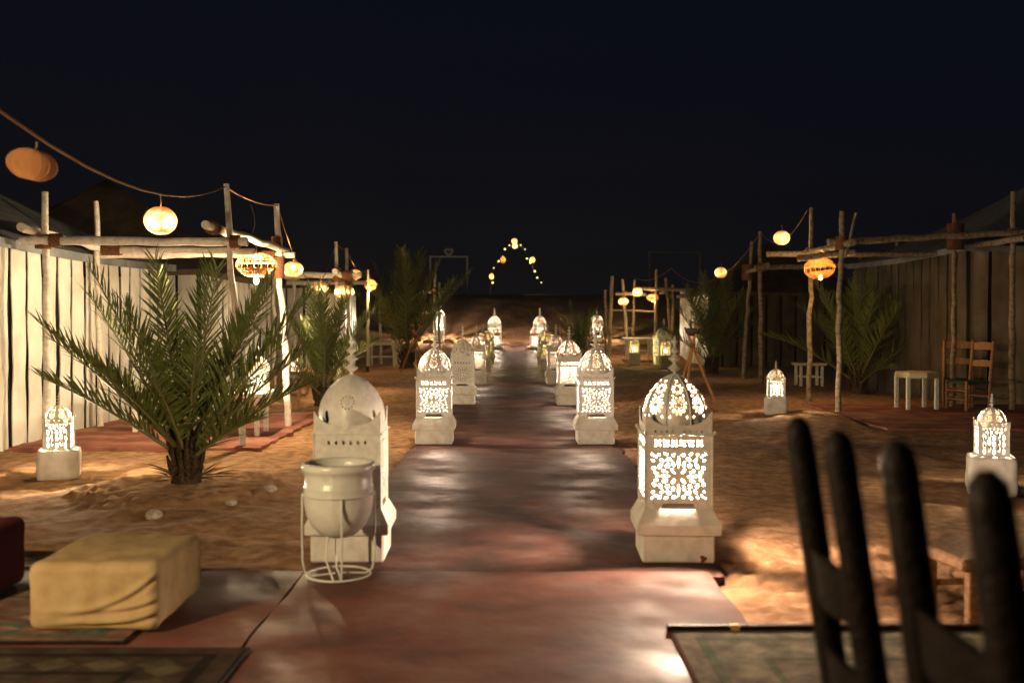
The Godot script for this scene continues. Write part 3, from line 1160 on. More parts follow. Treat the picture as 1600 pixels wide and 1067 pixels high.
func low_table(label: String, at: Vector3, turn: float, w: float, h: float, top_mat: Material, leg_mat: Material, sides := 0) -> Node3D:
	var o := thing("low_table", label, "table", at, turn)
	var mb := Mb.new()
	if sides:
		mb.lathe([Vector2(0.0, h - 0.10), Vector2(w * 0.5, h - 0.10), Vector2(w * 0.53, h - 0.08), Vector2(w * 0.53, h - 0.03), Vector2(w * 0.5, h - 0.004), Vector2(w * 0.25, h + 0.008), Vector2(0.0, h + 0.01)], sides, Vector3.ZERO, -1)
	else:
		mb.box(Vector3(0, h - 0.03, 0), Vector3(w, 0.06, w * 0.8), 0.012)
	part(o, "tabletop", mb, top_mat)
	for sx in [-1.0, 1.0]:
		for sz in [-1.0, 1.0]:
			var lg := Mb.new()
			lg.box(Vector3(sx * w * 0.36, (h - 0.07) / 2, sz * w * 0.30), Vector3(0.06, h - 0.07, 0.05), 0.006)
			part(o, "leg", lg, leg_mat)
	if not sides:
		for sz in [-1.0, 1.0]:
			var rl := Mb.new()
			rl.box(Vector3(0, h * 0.4, sz * w * 0.30), Vector3(w * 0.64, 0.035, 0.025), 0.004)
			part(o, "rail", rl, leg_mat)
	return o


func pouf(label: String, called: String, at: Vector3, turn: float, s: Vector3, m: Material, folds: float) -> void:
	# a cloth-covered box: rounded, slack at the front where the cover hangs in folds
	var mb := Mb.new()
	var n := 34
	var rr := 0.05
	for axis in 6:
		var nrm := Vector3.ZERO
		nrm[axis % 3] = 1.0 if axis < 3 else -1.0
		var uu := Vector3.ZERO
		uu[(axis % 3 + 1) % 3] = 1.0
		var vv := nrm.cross(uu)
		var grid := PackedVector3Array()
		for j in n + 1:
			for i in n + 1:
				var c := nrm + uu * (2.0 * i / n - 1.0) + vv * (2.0 * j / n - 1.0)
				var q := c * s * 0.5
				var inner := q.clamp(-s * 0.5 + Vector3.ONE * rr, s * 0.5 - Vector3.ONE * rr)
				var out_dir := (q - inner).normalized()
				q = inner + out_dir * rr
				var h := (q.y / s.y + 0.5)
				# swags that hang from the right edge and flatten out towards the left
				var t := clampf(0.5 - q.x / s.x, 0.0, 1.0)
				var wave := 0.0
				for cv in [[0.86, 0.62, 0.05, 0.9], [0.52, 0.30, 0.035, 0.7], [0.30, 0.20, 0.05, 1.0]]:
					var yc: float = cv[0] - cv[1] * (1.0 - exp(-3.2 * t)) + 0.02 * sin(t * 7.0 + cv[0] * 9.0)
					var e: float = (h - yc) / cv[2]
					var e2: float = (h - yc + 0.075) / (cv[2] * 0.8)
					wave += cv[3] * (exp(-e * e) - 0.9 * exp(-e2 * e2)) * smoothstep(0.95, 0.25, t + 0.15 * sin(cv[0] * 20.0))
				var sag2 := 0.5 * sin(q.x * 21.0 + h * 5.0) * smoothstep(0.25, 0.6, t) * smoothstep(1.0, 0.8, h)
				var front := maxf(out_dir.z, 0.0)
				q += out_dir * (wave * 0.012 + sag2 * 0.005) * folds * front
				q += out_dir * rough_noise.get_noise_3dv(q * 2.2) * 0.016 * maxf(folds, 0.4)
				q += out_dir * fine_noise.get_noise_3dv(q * 0.9) * 0.004 * folds
				grid.append(q + Vector3(0, s.y * 0.5, 0))
		for j in n:
			for i in n:
				var k := j * (n + 1) + i
				mb.quad(grid[k], grid[k + 1], grid[k + n + 2], grid[k + n + 1], 1)
	var o := part(self, called, mb, m)
	o.position = at
	o.rotation.y = turn
	tag(o, label, "pouf")


func rug_image(sd: int, base: Color, cols: Array, w: int, h: int) -> ImageTexture:
	var im := Image.create(w, h, false, Image.FORMAT_RGB8)
	var r := RandomNumberGenerator.new()
	r.seed = sd
	var nz := FastNoiseLite.new()
	nz.seed = sd
	nz.frequency = 0.03
	for y in h:
		for x in w:
			var e := mini(mini(x, w - 1 - x), mini(y, h - 1 - y))
			var c := base
			if e > 18 and e < 30:
				c = cols[0]
			elif e >= 30 and e < 74:
				var along := x if mini(y, h - 1 - y) < mini(x, w - 1 - x) else y
				var k := absi(along % 44 - 22)
				c = cols[1] if k + absi(e - 52) < 20 else (cols[2] if (along / 44) % 2 else base)
			elif e >= 74 and e < 82:
				c = cols[0]
			elif e >= 82:
				var k2 := absi((x + 30) % 120 - 60) + absi((y + 20) % 140 - 70)
				c = cols[3 % cols.size()] if k2 < 26 else (cols[2] if k2 > 60 and k2 < 70 else base)
			var f := 1.0 + nz.get_noise_2d(x, y) * 0.35 + r.randf_range(-0.10, 0.10)
			im.set_pixel(x, y, Color(c.r * f, c.g * f, c.b * f))
	return ImageTexture.create_from_image(im)


func rug(label: String, at: Vector3, turn: float, w: float, dep: float, tex: Texture2D, edge: Material) -> Node3D:
	var o := thing("rug", label, "rug", at, turn)
	var m := StandardMaterial3D.new()
	m.resource_name = "rug_weave"
	m.albedo_texture = tex
	m.roughness = 0.95
	m.metallic_specular = 0.15
	var mb := Mb.new()
	mb.box(Vector3(0, 0.006, 0), Vector3(w, 0.012, dep), 0.004)
	part(o, "backing", mb, edge)
	var pm := PlaneMesh.new()
	pm.size = Vector2(w - 0.03, dep - 0.03)
	var f := put(o, "woven_face", pm, m)
	f.position.y = 0.0145
	return o


func tripod(label: String, at: Vector3, turn: float) -> void:
	var o := thing("tripod_brazier", label, "brazier", at, turn, "fire bowls on crossed sticks")
	var cross := Vector3(0, 1.02, 0)
	for k in 3:
		var a := TAU * k / 3.0 + 0.5
		var foot := Vector3(sin(a) * 0.42, 0, cos(a) * 0.42)
		var tip := cross + (cross - foot).normalized() * 0.36
		part(o, "leg", pole_mesh(foot, tip, 0.026, 0.022, 0.02), mats.honey_wood)
	part(o, "lashing", wrap_mesh(cross, Vector3.UP, 0.05, 0.09), mats.lashing)
	var mb := Mb.new()
	mb.lathe([Vector2(0.0, 1.19), Vector2(0.07, 1.20), Vector2(0.12, 1.25), Vector2(0.145, 1.33), Vector2(0.14, 1.335), Vector2(0.11, 1.26), Vector2(0.0, 1.21)], 18)
	part(o, "bowl", mb, mats.dark_iron)


func frame_arch(label: String, at: Vector3, w: float, h: float, heart: bool, m: Material) -> void:
	var o := thing("photo_frame", label, "frame", at)
	for s in [-1.0, 1.0]:
		var mb := Mb.new()
		mb.box(Vector3(s * w / 2, h / 2 - 0.15, 0), Vector3(0.09, h + 0.3, 0.09), 0.01)
		part(o, "post", mb, m)
	var tb := Mb.new()
	tb.box(Vector3(0, h + 0.045, 0), Vector3(w + 0.09, 0.09, 0.088), 0.01)
	part(o, "top_bar", tb, m)
	if heart:
		var pts := PackedVector3Array()
		for k in 33:
			var t := TAU * k / 32
			pts.append(Vector3(16.0 * pow(sin(t), 3), 13.0 * cos(t) - 5.0 * cos(2 * t) - 2.0 * cos(3 * t) - cos(4 * t), 0) * 0.0135 + Vector3(0, h + 0.32, 0))
		var hb := Mb.new()
		hb.tube(pts, PackedFloat32Array([0.07]), 7)
		part(o, "heart", hb, m)
		var sw := Mb.new()
		sw.box(Vector3(-0.1, 0.55, 0), Vector3(1.1, 0.05, 0.3), 0.01)
		part(o, "swing_seat", sw, m)


# ---------------------------------------------------------------- the scene

func _ready() -> void:
	rng.seed = 20
	rough_noise.seed = 5
	rough_noise.frequency = 1.1
	rough_noise.fractal_octaves = 3
	fine_noise.seed = 6
	fine_noise.frequency = 3.2
	fine_noise.fractal_octaves = 3
	dune_noise.seed = 9
	dune_noise.frequency = 0.02
	# camera
	var cam := Camera3D.new()
	cam.name = "camera"
	add_child(cam)
	cam.position = Vector3(0, 1.48, 0)
	cam.rotation = Vector3(-atan(33.5 / 1600.0), atan(6.0 / 1600.0), 0)
	cam.fov = rad_to_deg(2.0 * atan(533.5 / 1600.0))
	cam.near = 0.1
	cam.far = 2000.0
	var at := CameraAttributesPhysical.new()
	at.frustum_focal_length = 36.0
	at.frustum_focus_distance = 11.8
	at.exposure_aperture = 1.7
	cam.attributes = at
	cam.fov = rad_to_deg(2.0 * atan(533.5 / 1600.0))
	cam.current = true
	# night sky
	var we := WorldEnvironment.new()
	we.name = "night"
	var env := Environment.new()
	var sky_mat := ProceduralSkyMaterial.new()
	sky_mat.sky_top_color = Color(0.022, 0.038, 0.088)
	sky_mat.sky_horizon_color = Color(0.044, 0.044, 0.050)
	sky_mat.sky_curve = 0.16
	sky_mat.ground_bottom_color = Color(0.03, 0.03, 0.03)
	sky_mat.ground_horizon_color = Color(0.044, 0.044, 0.050)
	var sky := Sky.new()
	sky.sky_material = sky_mat
	env.background_mode = Environment.BG_SKY
	env.sky = sky
	env.background_energy_multiplier = 1.0
	env.tonemap_mode = Environment.TONE_MAPPER_LINEAR
	env.tonemap_exposure = 1.0
	env.sdfgi_enabled = true
	env.ssao_enabled = true
	env.ssil_enabled = true
	env.fog_enabled = true
	env.fog_density = 0.00025
	env.fog_light_color = Color(0.9, 0.9, 0.9)
	we.environment = env
	add_child(we)

	make_materials()
	make_ground()
	make_walk()

	# tents
	tent("white tent with a slate roof, nearest on the left behind the first palm", -11.4, -5.8, 11.3, 17.0, 2.4, 4.0, -5.8, mats.tent_cloth, mats.roof_cloth)
	tent("white tent with a brown roof behind the nearest left tent", -11.2, -5.75, 18.5, 24.0, 2.4, 4.4, -5.75, mats.tent_cloth, mats.brown_roof)
	tent("third white tent down the left side, behind the post with two sticks", -10.6, -5.4, 26.0, 34.5, 2.4, 4.2, -5.4, mats.tent_cloth, mats.brown_roof, 0.45)
	tent("brown walled tent on the right behind the rustic chairs", 7.65, 13.2, 17.4, 23.2, 2.75, 4.3, 7.65, mats.dim_cloth, mats.roof_cloth, 0.40, mats.brown_cloth)
	tent("far pale tent on the right, behind the ladder-like pergola", 6.1, 11.2, 32.5, 38.0, 2.4, 4.1, 6.1, mats.tent_cloth, mats.brown_roof, 0.45, mats.dim_cloth)

	make_lanterns()
	make_left_side()
	make_right_side()
	make_far_end()
	make_foreground()


func make_lanterns() -> void:
	var rows := [
		[-1.02, 6.34, "closed", 0.0, "unlit white lantern behind the white pot, nearest on the left of the walk"],
		[0.985, 6.34, "open", 16.0, "large lit lantern nearest on the right, its dome glowing orange"],
		[-0.97, 12.2, "open", 3.4, "brightly lit white lantern just beyond the unlit one behind the pot"],
		[0.945, 12.2, "open", 3.2, "second lit lantern on the right, light shining on its plinth top"],
		[-0.93, 17.9, "open", 0.0, "dark unlit lantern behind the second lit one on the left"],
		[0.92, 17.7, "open", 3.6, "third lit lantern on the right, half hidden by the second"],
		[-0.90, 23.4, "far", 2.4, "fourth lantern on the left, lit, just past the dark one"],
		[0.92, 23.4, "far", 1.6, "fourth lantern on the right, dimly lit behind the third"],
		[-0.93, 29.3, "far", 1.6, "fifth lantern on the left, yellow glow in its dome"],
		[0.92, 29.3, "far", 1.6, "fifth lantern on the right, yellow glow in its dome"],
		[-0.95, 34.6, "far", 2.0, "sixth small-looking lantern on the left near the end of the walk"],
		[0.95, 34.6, "far", 1.6, "sixth small-looking lantern on the right near the end of the walk"],
	]
	var order := ["first", "second", "third", "fourth", "fifth", "sixth"]
	for i in rows.size():
		var r: Array = rows[i]
		var turn := rng.randf_range(-0.03, 0.03)
		var base := P(r[0], gh(0, r[1]) + 0.02, r[1])
		var tone := Color(1.0, 0.87, 0.75) if i < 8 else Color(1.0, 0.86, 0.52)
		tall_lantern(r[4], base + Vector3(0, 0.322, 0), turn, r[2], r[3], tone, [Vector3(0.0, 0.33, 0.0), Vector3(0.05, 0.27, 0.10), Vector3(0.04, 0.31, 0.10), Vector3(-0.07, 0.34, 0.10)][i] if i < 4 else Vector3(0.0, 0.34, 0.04))
		var p := plinth("white plaster plinth, %s from the front on the %s of the walk" % [order[i / 2], "left" if i % 2 == 0 else "right"], base, turn)
		if i == 1:
			var mb := Mb.new()
			var ring := []
			for k in 12:
				var a := TAU * k / 12
				var rr := 0.019 + 0.007 * sin(a * 3.0 + 1.0) + 0.004 * sin(a * 5.0)
				ring.append(Vector3(0.145 + cos(a) * rr, 0.028 + sin(a) * rr * 1.1, 0.2225))
			mb.face(ring, Vector3.ZERO)
			part(p, "red_stain", mb, mats.red_paint)
	# big pair at the head of the walk and a second pair just before it
	var ends := [[-0.86, 41.0, 1.32, 12.0, "tall bright white lantern ending the left row at the head of the walk"], [0.96, 41.0, 1.32, 11.0, "tall bright white lantern ending the right row at the head of the walk"], [0.74, 39.3, 0.95, 6.0, "bright lantern in front of the last one on the right"], [-0.78, 39.3, 0.95, 6.0, "bright lantern in front of the last one on the left"]]
	for e in ends:
		var g := P(e[0], gh(0, e[1]) + 0.02, e[1])
		var l := tall_lantern(e[4], g + Vector3(0, 0.1, 0), 0.0, "far", e[3])
		l.scale = Vector3.ONE * e[2]
		var mb := Mb.new()
		mb.box(Vector3(0, 0.05, 0), Vector3(0.6, 0.1, 0.6), 0.012)
		var o := part(self, "lantern_plinth", mb, mats.plaster)
		o.position = g
		tag(o, "low white slab under the %s" % e[4].replace(" at the head of the walk", ""), "plinth")
	# small lanterns on plain blocks
	var spots := [
		[-4.26, 9.5, 0.37, 0.28, 4.2, 0.93, "small lit lantern on a block before the left tent wall"],
		[3.98, 15.65, 0.34, 0.27, 1.4, 1.0, "small lit lantern on a block beside the right pergola posts"],
		[4.03, 8.66, 0.38, 0.33, 1.5, 0.93, "small lit lantern at the right edge behind the dark chair posts"],
		[-3.18, 42.3, 0.45, 0.55, 11.0, 1.9, "far bright lantern on a white block left of the walk's end"],
		[3.35, 42.3, 0.50, 0.25, 6.0, 2.0, "far bright lantern right of the walk's end by the slanting sticks"],
	]
	for s in spots:
		var g := P(s[0], sand_h(s[0], s[1]) - 0.01, s[1])
		block("white block under the %s" % s[6], g, -atan(s[0] / s[1]) * 0.85, Vector3(s[2], s[3], s[2]))
		var l := small_lantern(s[6], g + Vector3(0, s[3], 0), -atan(s[0] / s[1]) * 0.6, s[4])
		l.scale = Vector3.ONE * s[5]
	small_lantern("small lit lantern on the white table under the left pergola", P(-3.25, 0.585, 12.9), 0.2, 3.5)
	small_lantern("tiny lit lantern on the brown bench beyond the left pergola", P(-4.45, 0.47, 20.4), 0.3, 1.0).scale = Vector3.ONE * 0.8


func make_left_side() -> void:
	# garland and lamps from the near left corner down the row of posts
	garland("brown rope sagging from the top left corner over the left pergola posts", [P(-2.55, 2.9, 3.4), P(-3.29, 2.99, 11.6), P(-3.2, 3.02, 13.75), P(-3.87, 3.14, 22.0), P(-3.95, 3.12, 23.9), P(-4.22, 2.88, 28.9)], [0.45, 0.06, 0.95, 0.05, 0.22])
	var wire := Mb.new()
	wire.tube(PackedVector3Array([P(-3.26, 2.90, 12.6), P(-3.22, 2.78, 12.6), P(-3.21, 2.66, 12.6), P(-3.24, 2.55, 12.6)]), PackedFloat32Array([0.004]), 5)
	tag(part(self, "loose_wire", wire, mats.dark_iron), "thin loose wire dangling from the rope between the left pergola posts", "wire")
	tag(part(self, "leaning_stick", pole_mesh(P(-3.72, -0.02, 17.2), P(-3.62, 0.66, 17.7), 0.035, 0.03, 0.03), mats.honey_wood), "short brown stick leaning beside the second palm", "stick")
	basket("unlit brown wicker lamp, blurred at the top left", P(-2.62, 2.32, 5.55), 0.25, 0.17, "dark", 0.0, Color.WHITE, -0.2, 0.05)
	basket("round glowing wicker lamp hanging above the first palm", P(-3.28, 2.395, 9.45), 0.285, 0.255, "pale", 1.7, Color(1.0, 0.86, 0.62))
	basket("large orange wicker lamp with a bare bulb beneath, under the left pergola", P(-3.16, 2.15, 12.45), 0.48, 0.30, "open", 3.8, Color(1.0, 0.88, 0.68), 0.0, 0.1)
	basket("flattened glowing lamp just right of the left pergola's far post", P(-3.22, 2.215, 14.8), 0.28, 0.22, "pale", 1.36, Color(1.0, 0.86, 0.62))
	basket("glowing lamp hanging alone over the second palm", P(-3.48, 2.05, 18.2), 0.285, 0.22, "pale", 3.2, Color(1.0, 0.86, 0.62))
	basket("wide glowing lamp below the second left pergola's beam end", P(-3.52, 2.06, 21.0), 0.39, 0.27, "pale", 2.6, Color(1.0, 0.86, 0.62))
	basket("small half hidden lamp above the second left pergola's beam end", P(-3.98, 2.6, 25.3), 0.30, 0.25, "pale", 0.85, Color(1.0, 0.86, 0.62))
	basket("orange round lamp with a white bulb on the thin pole left", P(-4.08, 2.46, 28.7), 0.34, 0.32, "open", 1.0, Color(1.0, 0.82, 0.52))
	basket("lamp glimmering inside the dark third palm on the left", P(-3.2, 2.0, 32.9), 0.30, 0.34, "pale", 0.85, Color(1.0, 0.86, 0.62))
	# first pergola
	var f1 := P(-5.37, 0.05, 11.68)
	var f2 := P(-3.12, 0.05, 11.68)
	var b1 := P(-5.62, 0.05, 13.8)
	var b2 := P(-3.07, 0.05, 13.8)
	pergola("white peeled pole pergola standing on the red patio on the left",
		[[f1, P(-5.37, 2.94, 11.68), 0.058], [f2, P(-3.29, 3.02, 11.62), 0.052], [b1, P(-5.66, 3.08, 13.8), 0.055], [b2, P(-3.23, 3.04, 13.8), 0.062]],
		[[P(-5.6, 2.38, 11.57), P(-3.02, 2.36, 11.53), 0.068], [P(-4.75, 2.29, 11.8), P(-3.0, 2.27, 11.75), 0.055], [P(-3.40, 2.52, 11.2), P(-3.15, 2.43, 14.1), 0.066], [P(-5.42, 2.50, 11.2), P(-5.6, 2.43, 14.2), 0.066], [P(-5.9, 2.36, 13.9), P(-3.0, 2.36, 13.9), 0.06]],
		[[P(-5.37, 2.37, 11.62), Vector3.UP, 0.085, 0.16], [P(-5.2, 2.38, 11.565), Vector3.RIGHT, 0.076, 0.12], [P(-4.66, 2.29, 11.8), Vector3.RIGHT, 0.066, 0.22], [P(-3.17, 2.36, 11.56), Vector3.RIGHT, 0.076, 0.10], [P(-3.38, 2.51, 11.42), P(0.08, -0.03, 1), 0.076, 0.12], [P(-3.22, 2.52, 13.8), Vector3.UP, 0.074, 0.16], [P(-3.2, 2.18, 13.8), Vector3.UP, 0.076, 0.28], [P(-3.35, 2.36, 13.9), Vector3.RIGHT, 0.07, 0.18]])
	# second pergola
	pergola("second left pergola with two close sticks above its beam",
		[[P(-3.82, 0, 22.0), P(-3.87, 3.16, 22.0), 0.06], [P(-3.9, 0, 24.0), P(-3.97, 3.16, 24.0), 0.06], [P(-5.2, 0, 22.0), P(-5.2, 2.9, 22.0), 0.06], [P(-5.2, 0, 24.0), P(-5.2, 2.9, 24.0), 0.06]],
		[[P(-5.4, 2.44, 21.9), P(-3.3, 2.44, 21.9), 0.09], [P(-3.8, 2.5, 21.5), P(-3.9, 2.42, 24.4), 0.08], [P(-5.2, 2.5, 21.5), P(-5.2, 2.42, 24.4), 0.08], [P(-5.4, 2.36, 24.1), P(-3.5, 2.36, 24.1), 0.075]],
		[[P(-3.85, 2.44, 21.95), Vector3.UP, 0.11, 0.3], [P(-3.6, 2.44, 21.9), Vector3.RIGHT, 0.098, 0.22], [P(-3.92, 2.4, 24.0), Vector3.UP, 0.09, 0.3]])
	var po := thing("light_pole", "thin pale pole with a dark foot holding the orange lamp on the left", "pole", P(-4.2, 0, 28.9))
	part(po, "post", pole_mesh(Vector3(0, -0.05, 0), Vector3(0.03, 2.9, 0), 0.04, 0.03, 0.03), mats.pole_wood)
	var ft := Mb.new()
	ft.tube(PackedVector3Array([Vector3(0, -0.03, 0), Vector3(0, 0.18, 0)]), PackedFloat32Array([0.055]), 10)
	part(po, "dark_foot", ft, mats.dark_iron)
	pergola("third left pergola, its sticks rising behind the third palm",
		[[P(-3.95, 0, 33.5), P(-3.93, 3.05, 33.5), 0.075], [P(-3.4, 0, 34.3), P(-3.38, 2.95, 34.3), 0.07], [P(-2.66, 0, 33.5), P(-2.64, 3.0, 33.5), 0.07], [P(-2.7, 0, 36.0), P(-2.7, 2.8, 36.0), 0.07], [P(-4.9, 0, 34.0), P(-4.95, 2.15, 34.0), 0.07], [P(-4.55, 0, 34.5), P(-4.6, 2.2, 34.5), 0.06]],
		[[P(-5.0, 1.75, 33.8), P(-2.4, 1.72, 33.7), 0.06], [P(-4.1, 2.4, 33.6), P(-2.4, 2.42, 33.6), 0.07], [P(-2.66, 2.45, 33.2), P(-2.7, 2.4, 36.3), 0.07]], [[P(-2.65, 2.42, 33.55), Vector3.UP, 0.1, 0.25]])
	# furniture on the patio and beyond
	low_table("white wooden table behind the first palm, a small lantern on it", P(-3.55, 0.05, 12.85), 0.05, 0.95, 0.535, mats.white_wood, mats.white_wood)
	low_table("white stool at the left tent wall, half hidden by the first palm", P(-4.75, 0.05, 13.2), 0.3, 0.45, 0.44, mats.white_wood, mats.white_wood)
	low_table("brown bench with a tiny lantern beyond the left pergola", P(-4.45, 0.0, 20.4), 0.0, 0.95, 0.47, mats.honey_wood, mats.honey_wood)
	low_table("far white table under the third left pergola", P(-4.3, 0.0, 33.0), 0.0, 1.1, 0.75, mats.white_wood, mats.white_wood)
	rustic_chair("far white chair beside the far white table on the left", P(-3.5, 0, 31.8), 2.2, 1.0, 0.42, 0.42, 0.08, 0.026, mats.white_wood, mats.cream_cushion, "")
	# palms
	var fan := [[-46, 0.12, 1.95, 0.30], [44, 0.30, 1.75, 0.30], [-12, 0.45, 1.55, 0.25], [31, 0.2, 1.85, 0.22],
		[-36, -0.2, 2.0, 0.26], [-26, 0.1, 1.95, 0.2], [-17, -0.35, 1.85, 0.22], [-6, 0.15, 1.75, 0.2], [6, -0.1, 1.7, 0.15], [15, 0.25, 1.8, 0.2], [23, -0.3, 1.95, 0.2], [38, -0.1, 2.0, 0.26], [50, 0.05, 1.75, 0.3],
		[-54, 0.35, 1.55, 0.38], [-30, 0.6, 1.5, 0.5], [20, 0.65, 1.45, 0.5], [3, 0.8, 1.2, 0.55], [56, -0.4, 1.5, 0.45], [-52, -0.5, 1.6, 0.45], [10, -0.7, 1.7, 0.4], [60, 0.5, 1.15, 0.4], [-33, -0.8, 1.6, 0.4], [-42, 0.35, 1.7, 0.3], [27, 0.0, 1.75, 0.2]]
	var fr := []
	for q in fan:
		var a := deg_to_rad(q[0] * 0.92)
		fr.append([Vector3(sin(a) * cos(q[1]), cos(a) * cos(q[1]), sin(q[1])), q[2] * lerpf(0.93, 0.82, clampf(absf(q[0]) / 45.0, 0.0, 1.0)), q[3] * 0.6])
	var near_palm := palm("large date palm nearest on the left, in a ring of heaped sand", P(-2.83, 0.06, 8.75), fr, 0.38, 0.10, 0.32, 34, 4)
	for k in 6:
		var a := k * 1.05 + rng.randf() * 0.8
		var mb := Mb.new()
		for s in 5:
			mb.blade(Vector3(0, 0.01 + s * 0.008, 0), Vector3(sin(a + s * rng.randf_range(0.05, 0.3)), rng.randf_range(0.0, 0.5), cos(a + s * 0.2)).normalized(), Vector3(cos(a), 0, -sin(a)), Vector3.UP, rng.randf_range(0.15, 0.34), 0.035)
		var q := part(near_palm, "withered_leaf", mb, mats.dry_leaf)
		q.position = Vector3(sin(a) * 0.18, 0.07, cos(a) * 0.18)
	palm("second date palm on the left, standing behind the unlit lantern", P(-3.32, 0.0, 17.6), random_fronds(18, 1.75, 0.6, 1.5, 0.4), 0.3, 0.12, 0.36, 30)
	palm("tall dark date palm, third on the left beyond the thin pole", P(-3.35, 0.0, 31.4), random_fronds(26, 3.0, 0.75, 1.52, 0.35), 0.5, 0.18, 0.55, 32)
	tripod("tripod brazier in front of the third left palm", P(-2.85, 0, 28.9), 0.4)
	# stones round the near palm
	var stones := [[-2.72, 7.66, 0.085, "pale round stone in front of the near palm"], [-2.25, 8.05, 0.05, "small stone right of the near palm's foot"], [-2.05, 8.5, 0.06, "stone at the right end of the palm's sand ring"], [-3.08, 16.9, 0.10, "white stone at the foot of the second palm"]]
	for s in stones:
		var mb := Mb.new()
		mb.ball(Vector3.ZERO, Vector3(s[2], s[2] * 0.6, s[2] * 0.8), 12)
		var o := part(self, "stone", mb, mats.stone)
		o.position = P(s[0], sand_h(s[0], s[1]) + s[2] * 0.12, s[1])
		o.rotation.y = rng.randf() * 3.0
		tag(o, s[3], "stone")


func make_right_side() -> void:
	garland("thin rope from the right pergola to the farther post with a lamp", [P(5.25, 3.45, 18.5), P(5.66, 3.5, 23.7)], [0.38], 0.008)
	garland("thin rope slung from the farther right post towards the far pergola", [P(5.66, 3.5, 23.7), P(4.55, 3.0, 30.0), P(4.3, 3.0, 37.0)], [0.75, 0.2], 0.008)
	basket("round glowing lamp high on the right, left of the pergola post", P(4.86, 2.98, 18.75), 0.285, 0.25, "pale", 0.85, Color(1.0, 0.86, 0.62))
	basket("large orange wicker lamp hanging from the right pergola", P(5.17, 2.36, 17.45), 0.50, 0.37, "open", 0.7, Color(1.0, 0.76, 0.42), 0.1, 0.08)
	basket("lone glowing lamp in the dark between the right pergolas", P(5.02, 2.64, 25.1), 0.285, 0.26, "pale", 0.59, Color(1.0, 0.86, 0.62))
	basket("left one of the two pale lamps on the far right pergola", P(3.82, 2.14, 36.4), 0.37, 0.30, "pale", 1.19, Color(1.0, 0.86, 0.62))
	basket("upper of the pale lamps on the far right pergola", P(4.35, 2.48, 36.6), 0.33, 0.34, "pale", 1.19, Color(1.0, 0.86, 0.62))
	basket("brown far lamp glowing underneath on the right pergola", P(4.95, 2.28, 37.0), 0.44, 0.26, "open", 0.7)
	pergola("peeled pole pergola on the right before the brown tent",
		[[P(5.30, 0, 18.5), P(5.33, 3.5, 18.5), 0.062], [P(5.06, 0.05, 16.05), P(5.10, 3.18, 16.05), 0.062], [P(7.96, 0.05, 16.4), P(7.94, 3.53, 16.4), 0.065], [P(7.28, 0.05, 17.05), P(7.28, 3.25, 17.05), 0.055], [P(5.14, 2.5, 16.02), P(5.30, 3.15, 16.0), 0.035]],
		[[P(4.9, 2.70, 16.1), P(8.1, 2.88, 16.3), 0.075], [P(4.5, 2.66, 18.4), P(8.2, 2.66, 18.4), 0.07], [P(5.12, 2.66, 15.6), P(5.32, 2.72, 18.9), 0.07], [P(7.9, 2.75, 15.9), P(7.6, 2.7, 18.8), 0.07], [P(4.75, 2.52, 17.3), P(5.7, 2.62, 17.25), 0.075]],
		[[P(7.28, 2.86, 17.0), Vector3.UP, 0.13, 0.42], [P(5.1, 2.68, 16.06), Vector3.UP, 0.09, 0.2], [P(7.95, 2.82, 16.4), Vector3.UP, 0.09, 0.24], [P(5.32, 2.68, 18.5), Vector3.UP, 0.085, 0.2]], mats.grey_pole)
	pergola("farther right pergola with one crooked post at its corner",
		[[P(5.69, 0, 23.7), P(5.64, 3.52, 23.7), 0.07], [P(5.85, 0, 26.3), P(6.05, 3.5, 26.3), 0.07], [P(8.8, 0, 23.7), P(8.8, 3.3, 23.7), 0.065], [P(8.8, 0, 26.2), P(8.8, 3.2, 26.2), 0.065]],
		[[P(5.5, 2.68, 23.6), P(9.1, 2.78, 23.6), 0.08], [P(5.7, 2.72, 23.2), P(5.95, 2.7, 26.7), 0.075], [P(8.8, 2.72, 23.3), P(8.8, 2.7, 26.6), 0.075]],
		[[P(5.68, 2.7, 23.68), Vector3.UP, 0.1, 0.2], [P(5.95, 2.7, 26.3), Vector3.UP, 0.14, 0.4]], mats.grey_pole)
	var g := 0.1
	pergola("far right pergola with slanting sticks and ladder-like rails",
		[[P(3.35, g, 38.0), P(3.32, 2.6, 38.0), 0.08], [P(3.42, g, 37.6), P(3.55, 3.1, 37.8), 0.1], [P(4.08, g, 37.0), P(3.85, 2.95, 37.0), 0.075], [P(4.28, g, 37.8), P(4.38, 2.95, 37.8), 0.07], [P(5.05, g, 37.0), P(5.08, 3.3, 37.0), 0.075], [P(5.65, g, 37.0), P(5.42, 3.0, 37.0), 0.07], [P(5.9, g, 38.5), P(5.9, 2.8, 38.5), 0.075]],
		[[P(3.6, 2.42, 36.9), P(4.7, 2.40, 36.9), 0.08], [P(4.4, 2.62, 37.0), P(6.6, 2.55, 37.0), 0.09], [P(3.3, 1.85, 37.8), P(5.2, 1.80, 37.8), 0.05], [P(3.4, 1.2, 37.8), P(4.3, 1.18, 37.8), 0.05], [P(5.3, 2.5, 36.5), P(5.5, 2.5, 38.9), 0.08]],
		[[P(3.9, 2.42, 36.95), Vector3.UP, 0.1, 0.2]], mats.grey_pole)
	# furniture
	low_table("white legged table with a cream cushion top before the brown tent", P(6.48, 0.05, 16.55), 0.1, 0.66, 0.60, mats.cream_cushion, mats.white_wood, 8)
	low_table("low white bench in the dark behind the right pergola posts", P(6.62, 0.0, 23.1), 0.0, 0.66, 0.52, mats.cream_cushion, mats.white_wood)
	rustic_chair("honey wood chair with green rush seat right of the cushion table", P(7.22, 0.05, 16.35), -1.3, 1.1, 0.46, 0.42, 0.06, 0.028, mats.honey_wood, mats.green_seat, "")
